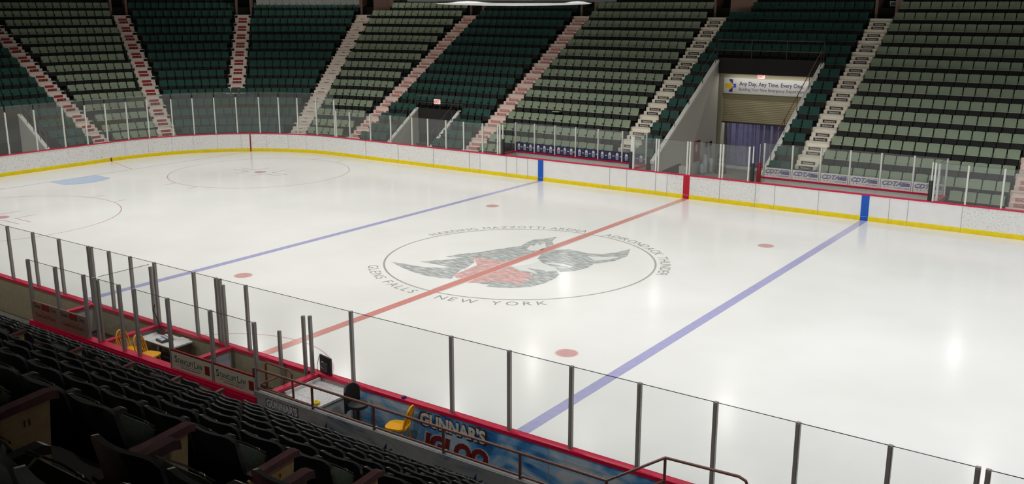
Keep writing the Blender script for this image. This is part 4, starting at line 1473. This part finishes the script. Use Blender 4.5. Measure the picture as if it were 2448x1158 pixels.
for x in (3.95, 5.55, 7.08, 8.64, 10.18, 11.72):
    MB().tube([(x, -14.6, 0.3), (x, -14.6, 1.64)], 0.024, 'rail', 8).build('post', rt, True)
    if x > 4:
        MB().lathe([(0.03, 1.235), (0.034, 1.25), (0.03, 1.275)], 'metal', 8, (x + 0.05, -14.6)).build('clamp', rt, True)
MB().tube([(12.09, -13.44, 0.3), (12.09, -13.44, 1.64)], 0.024, 'rail', 8).build('post', rt, True)
gt = thing('rail_gate', 'brown looped pipe gate at the bench entrance by the counter', 'gate', (3.9, -14.26, 0))
MB().tube([(0.0, 0, 1.05), (0.0, 0, 1.58), (0.04, 0, 1.64), (0.70, -0.02, 1.64), (0.76, -0.02, 1.58), (0.78, -0.02, 1.05)], 0.022, 'rail', 8).build('loop', gt, True)
MB().tube([(0.0, 0, 1.08), (0.78, -0.02, 1.08)], 0.02, 'rail', 8).build('lower_bar', gt, True)
MB().tube([(0.06, -0.33, 1.26), (0.06, 0.30, 1.27), (0.04, 0.4, 1.2), (0.04, 0.4, 0.9)], 0.02, 'rail', 8).build('arm', gt, True)
MB().tube([(0.0, 0, 0.2), (0.0, 0, 1.05)], 0.022, 'rail', 8).build('post', gt, True)
MB().tube([(0.78, -0.02, 0.2), (0.78, -0.02, 1.05)], 0.022, 'rail', 8).build('post', gt, True)

# ================================================================== NEAR STAND
ND, NL = 0.85, 0.5205


def n_y(r):  # seat origin (below the backrest) of row r
    return -23.25 + ND * (11 - r) - 0.33


def n_z(r):
    return 5.71 - NL * (11 - r)


nt_ = MB()
for r in range(1, 18):
    y1 = n_y(r) + 0.62
    nt_.box(-30, 24, y1 - ND, y1, max(0.0, n_z(r) - 1.0), n_z(r), 'near_terrace')
struct(nt_.build('seating_terrace_near'))
NA = [(13.06, 14.14), (4.35, 5.43), (-4.36, -3.28)]
for (a, b), lab in zip(NA, ('plum-coloured steps of the near aisle by the numbered end panels', 'plum-coloured steps of the aisle down to the looped gate', 'plum-coloured steps of the aisle behind the far penalty box')):
    st = MB()
    for r in range(2, 17):
        y1 = n_y(r) + 0.62
        st.box(a + 0.06, b - 0.06, y1 - 0.02, y1 + 0.27, n_z(r) - NL + 0.001, n_z(r) - NL / 2, 'tread')
        st.box(a + 0.06, b - 0.06, y1 - 0.845, y1 - 0.01, n_z(r), n_z(r) + 0.006, 'tread')
    tag(st.build('aisle_steps'), lab, 'steps')

SW = 0.262
NP = 0.54


def bshape(u, v):
    """centre surface of a backrest: u across, v up"""
    s_ = 2 * u - 1
    z = 0.24 + v * (0.63 - 0.045 * abs(s_) ** 7)
    y = -0.02 - 0.15 * v + 0.058 * s_ * s_ * (0.4 + 0.6 * v)
    x = -s_ * 0.258 * (1 - 0.03 * v * abs(s_) ** 4)
    return x, y, z


def near_seat_parts():
    sh = MB()
    sh.shell(14, 7, lambda u, v: bshape(u, v), lambda u, v: (bshape(u, v)[0], bshape(u, v)[1] - 0.022 - 0.012 * v, bshape(u, v)[2] + 0.004 * v), 'shell')
    cu_ = MB()

    def cf(u, v):
        x, y, z = bshape(0.05 + 0.90 * u, 0.24 + 0.71 * v)
        e = 0.030 * (1 - abs(2 * u - 1) ** 6) * (1 - abs(2 * v - 1) ** 6)
        return x, y + 0.004 + e, z

    def cb_(u, v):
        x, y, z = bshape(0.05 + 0.90 * u, 0.24 + 0.71 * v)
        return x, y + 0.001, z
    cu_.shell(12, 6, cf, cb_, 'fabric')
    pn = MB()

    def pt(u, v):
        s_ = 2 * u - 1
        return -s_ * 0.232, 0.07 + 0.07 * v, 0.30 + 0.335 * v - 0.02 * abs(s_) ** 7 * v

    def pc(u, v):
        x, y, z = pt(u, v)
        e = 0.035 * (1 - abs(2 * u - 1) ** 6) * (1 - abs(2 * v - 1) ** 6)
        return x * 0.97, y - 0.012 - e, z + 0.006
    pn.shell(12, 6, pt, lambda u, v: (pt(u, v)[0] * 0.97, pt(u, v)[1] - 0.011, pt(u, v)[2] + 0.006), 'pan')
    pn.shell(12, 6, lambda u, v: (pt(u, v)[0] * 0.965, pt(u, v)[1] - 0.0115, pt(u, v)[2] + 0.006), pc, 'fabric')
    pn.tube([(-0.215, 0.142, 0.638), (0.0, 0.148, 0.648), (0.215, 0.142, 0.638)], 0.005, 'arm_grey', 5)
    pn.tube([(0.15, 0.140, 0.64), (0.15, 0.134, 0.656), (0.12, 0.134, 0.656), (0.11, 0.140, 0.64)], 0.005, 'metal', 5)
    st = MB()
    st.box(0.259, 0.281, -0.10, 0.04, 0.0, 0.58, 'pan')
    st.box(0.259, 0.281, -0.10, 0.18, 0.52, 0.59, 'pan')
    st.box(0.24, 0.30, -0.12, 0.20, 0.0, 0.02, 'pan')
    ar = MB()
    P_ = [(-0.085, 0.60), (0.22, 0.622), (0.245, 0.607), (0.245, 0.575), (0.22, 0.582), (-0.085, 0.565)]
    ar.prism(P_, 0.242, 0.298, 'arm_grey', Matrix(((0, 0, 1, 0), (1, 0, 0, 0), (0, 1, 0, 0), (0, 0, 0, 1))))
    return sh, cu_, pn, st, ar


pr = near_seat_parts()
n_mesh = [q.mesh(nm) for q, nm in zip(pr, ('back_shell', 'back_cushion', 'seat_pan', 'theater_seat', 'armrest'))]
for q in n_mesh[:3]:
    smooth_mesh(q, 50)
near = []
SECS = [(5.43 + 0.02, 13.06 - 0.05, 'A'), (-3.28 + 0.02, 4.35 - 0.05, 'B'), (14.14 + 0.02, 19.6, 'C'), (-14.0, -4.36 - 0.05, 'D')]
for r in range(2, 14):
    for x0, x1, sec in SECS:
        n = int((x1 - x0 + 0.02) / NP)
        for i in range(n):
            if sec == 'C':
                x = x0 + 0.30 + NP * i
            else:
                x = x1 - 0.285 - NP * i
            p = Vector((x, n_y(r), n_z(r)))
            d = (p + Vector((0, 0, 0.8)) - CAM).length
            if d < 1.6 or (sec == 'C' and r > 11 and x > 16):
                continue
            if inframe(p + Vector((0, -0.1, 0.86)), 90) or inframe(p + Vector((0.2, 0.2, 0.62)), 90):
                near.append((d, sec, r, i, p))
near.sort(key=lambda s: s[0])
NLAB = {'A': 'dark folding seat between the brown railing aisles, {r} row up, {i} from the numbered panels', 'B': 'dark folding seat behind the penalty boxes, {r} row up, {i} from the gate aisle',
        'C': 'dark folding seat across the nearest aisle from the numbered panels, {r} row up, {i} along', 'D': 'dark folding seat past the penalty boxes, {r} row up, {i} from the aisle'}
nrest = MB()
nsimple = merged(*pr)
for j, (d, sec, r, i, p) in enumerate(near):
    if j < 310:
        o = link('theater_seat', n_mesh[3])
        o.location = p
        tag(o, NLAB[sec].format(r=ord_(r - 2), i=ord_(i)), 'seat', 'dark near stand seats')
        for q, nm in ((0, 'back_shell'), (1, 'back_cushion'), (2, 'seat_pan')):
            link(nm, n_mesh[q], o)
        if not (i == 0 and sec in 'ABD'):
            link('armrest', n_mesh[4], o)
    else:
        mt = Matrix.Translation(p)
        o0 = len(nrest.v)
        nrest.v += [tuple(mt @ Vector(v)) for v in nsimple.v]
        nrest.f += [tuple(k + o0 for k in f) for f in nsimple.f]
        idx = [nrest.mi(m) for m in nsimple.mats]
        nrest.m += [idx[k] for k in nsimple.m]
if nrest.v:
    tag(nrest.build('distant_near_seating', None, True), 'remaining dark seats at the far end of the near stand', 'seating', None, 'stuff')

# row-end panels facing the aisles
ep = MB()
ep.prism([(-0.20, 0.04), (0.24, 0.02), (0.29, 0.585), (-0.12, 0.56)], -0.012, 0.012, 'end_panel', Matrix(((0, 0, 1, 0), (1, 0, 0, 0), (0, 1, 0, 0), (0, 0, 0, 1))))
epm = ep.mesh('panel')
wa = MB()
wa.prism([(-0.10, 0.595), (0.29, 0.635), (0.33, 0.625), (0.335, 0.575), (0.29, 0.585), (-0.10, 0.555)], -0.035, 0.035, 'arm_wood', Matrix(((0, 0, 1, 0), (1, 0, 0, 0), (0, 1, 0, 0), (0, 0, 0, 1))))
wam = wa.mesh('armrest')
for (xa, xb), nm in zip(NA, ('nearest aisle', 'aisle with the looped gate', 'aisle past the penalty boxes')):
    for r in range(2, 13):
        p = Vector((xb - 0.005, n_y(r), n_z(r)))
        if inframe(p + Vector((0, 0.3, 0.5)), 30) and r > 5 and nm == 'nearest aisle':
            t = thing('row_end_panel', 'end panel with wooden armrest facing the numbered panels across the aisle, %s row up' % ord_(r - 2), 'seat end', p, 0, 'row end panels')
            link('panel', epm, t)
            link('armrest', wam, t)
for (xa, xb), nm in zip(NA, ('numbered', 'gate', 'far')):
    for r in range(2, 13):
        p = Vector((xa - 0.01, n_y(r), n_z(r)))
        if not inframe(p + Vector((0, 0.3, 0.5)), 30):
            continue
        aisle = {'numbered': 'nearest aisle', 'gate': 'aisle with the looped gate', 'far': 'aisle past the penalty boxes'}[nm]
        num = {11: ' marked 11', 9: ' with a round 9 plate'}.get(r, '') if nm == 'numbered' else ''
        t = thing('row_end_panel', 'olive end panel with wooden armrest%s, %s row up, %s' % (num, ord_(r - 2), aisle), 'seat end', p, 0, 'row end panels')
        link('panel', epm, t)
        link('armrest', wam, t)
        if num:
            l_ = MB()
            bt = basis((0.013, 0.15, 0.49), (0, 1, 0), (0, 0, 1))
            if r == 9:
                l_.add([(0.038 * math.cos(a * PI / 10), 0.05 * math.sin(a * PI / 10), 0.0005) for a in range(20)], [tuple(range(20))], 'plate', bt)
            fit_text(l_, str(r), 0.036 if r == 11 else 0.024, 0.04, 'letter_dark', bt, 0.01, 0, 0.002)
            l_.build('number_plate', t)

# ================================================================== LIGHT
def area(name, loc, power, size, rot=(0, 0, 0), color=(1, 1, 1), spread=PI, shape='DISK'):
    d = bpy.data.lights.new(name, 'AREA')
    d.shape = shape
    d.size = size
    d.energy = power
    d.color = color
    d.spread = spread
    o = bpy.data.objects.new(name, d)
    COL.objects.link(o)
    o.location = loc
    o.rotation_euler = rot
    return o


LY = ((-11.0, 22, 1.45), (-4.0, 12, 1.15), (4.0, 0, 0.85), (11.0, -14, 0.9))
for i in range(8):
    for y, tilt, wt in LY:
        x = -28 + 56 * i / 7
        area('rink_lamp', (x, y, 14.0), 182 * wt * (1.12 if i < 2 else 1.0) * (1.0 + 0.06 * (i - 3.5) / 3.5), 0.7, rot=(math.radians(tilt), math.radians((-12, -9, -4, 0, 0, 0, 0, 0)[i]), 0),
             color=(1.0, 0.985, 0.95) if i < 5 else (0.97, 0.98, 1.0), spread=math.radians(128))
for (x, y), (tx, ty), pw_ in zip(((-31.6, 29.6), (-27.3, 29.1), (-15.9, 28.3), (-12.9, 28.9), (-9.4, 29.1), (-0.7, 30.0), (9.1, 28.6)),
                                 ((-4.6, -0.5), (-2.7, -0.8), (2.5, -1.1), (3.9, -0.8), (5.5, -0.75), (9.5, -0.4), (13.95, -1.0)), (1.2, 1.2, 0.6, 1.1, 1.2, 0.8, 0.7)):
    v = Vector((tx - x, ty - y, -10.0))
    area('concourse_lamp', (x, y, 10.0), pw_, 0.5, rot=v.to_track_quat('-Z', 'Y').to_euler(), spread=math.radians(40))
for x in (-12, -2, 8, 18):
    area('near_back_fill', (x, -36, 13.0), 340, 0.6, rot=(math.radians(35), 0, 0), color=(1.0, 0.93, 0.82))  # unseen fill added behind the camera to lift the near stand
for x in (-22, -14, -6, 2, 10, 18):
    area('near_wall_fill', (x, -21.5, 14.0), 72, 0.6, rot=(math.radians(24), 0, 0), color=(1.0, 0.97, 0.93), spread=math.radians(96))  # added fill row, out of view, brightens the bench mural wall and front rows
for i in range(8):
    x = -34 + 7.5 * i
    area('far_stand_fill', (x, 29.0 if x > -22 else 29.0 - 0.7 * (-22 - x), 17.5), 190, 0.6, rot=(0, math.radians(14 if i % 2 else -14), 0), color=(1.0, 0.96, 0.88), spread=math.radians(140))  # unseen fill added to brighten stair treads and tunnel side walls
area('tunnel_fill', (-1.2, PYD + 0.5, 4.7), 60, 0.4, color=(0.92, 0.92, 1.0))  # added fill hidden behind the portal, brightens the curtain
o = area('tunnel_fill', (0.2, 21.58, 4.93), 16, 4.4, rot=(math.radians(6), 0, 0), color=(1.0, 0.95, 0.85), shape='RECTANGLE')  # added strip fill, hidden by the fascia, brightens the banner
o.data.size_y = 0.08
wd = bpy.data.worlds.new('world')
SC.world = wd
wd.use_nodes = True
wd.node_tree.nodes['Background'].inputs['Color'].default_value = (0.01, 0.01, 0.011, 1)
wd.node_tree.nodes['Background'].inputs['Strength'].default_value = 0.3

SC.view_settings.view_transform = 'Standard'
SC.view_settings.look = 'None'
SC.view_settings.exposure = 0.0
SC.view_settings.gamma = 1.0
SC.view_settings.use_curve_mapping = False
SC.cycles.max_bounces = 8
SC.cycles.diffuse_bounces = 4
SC.cycles.transparent_max_bounces = 24
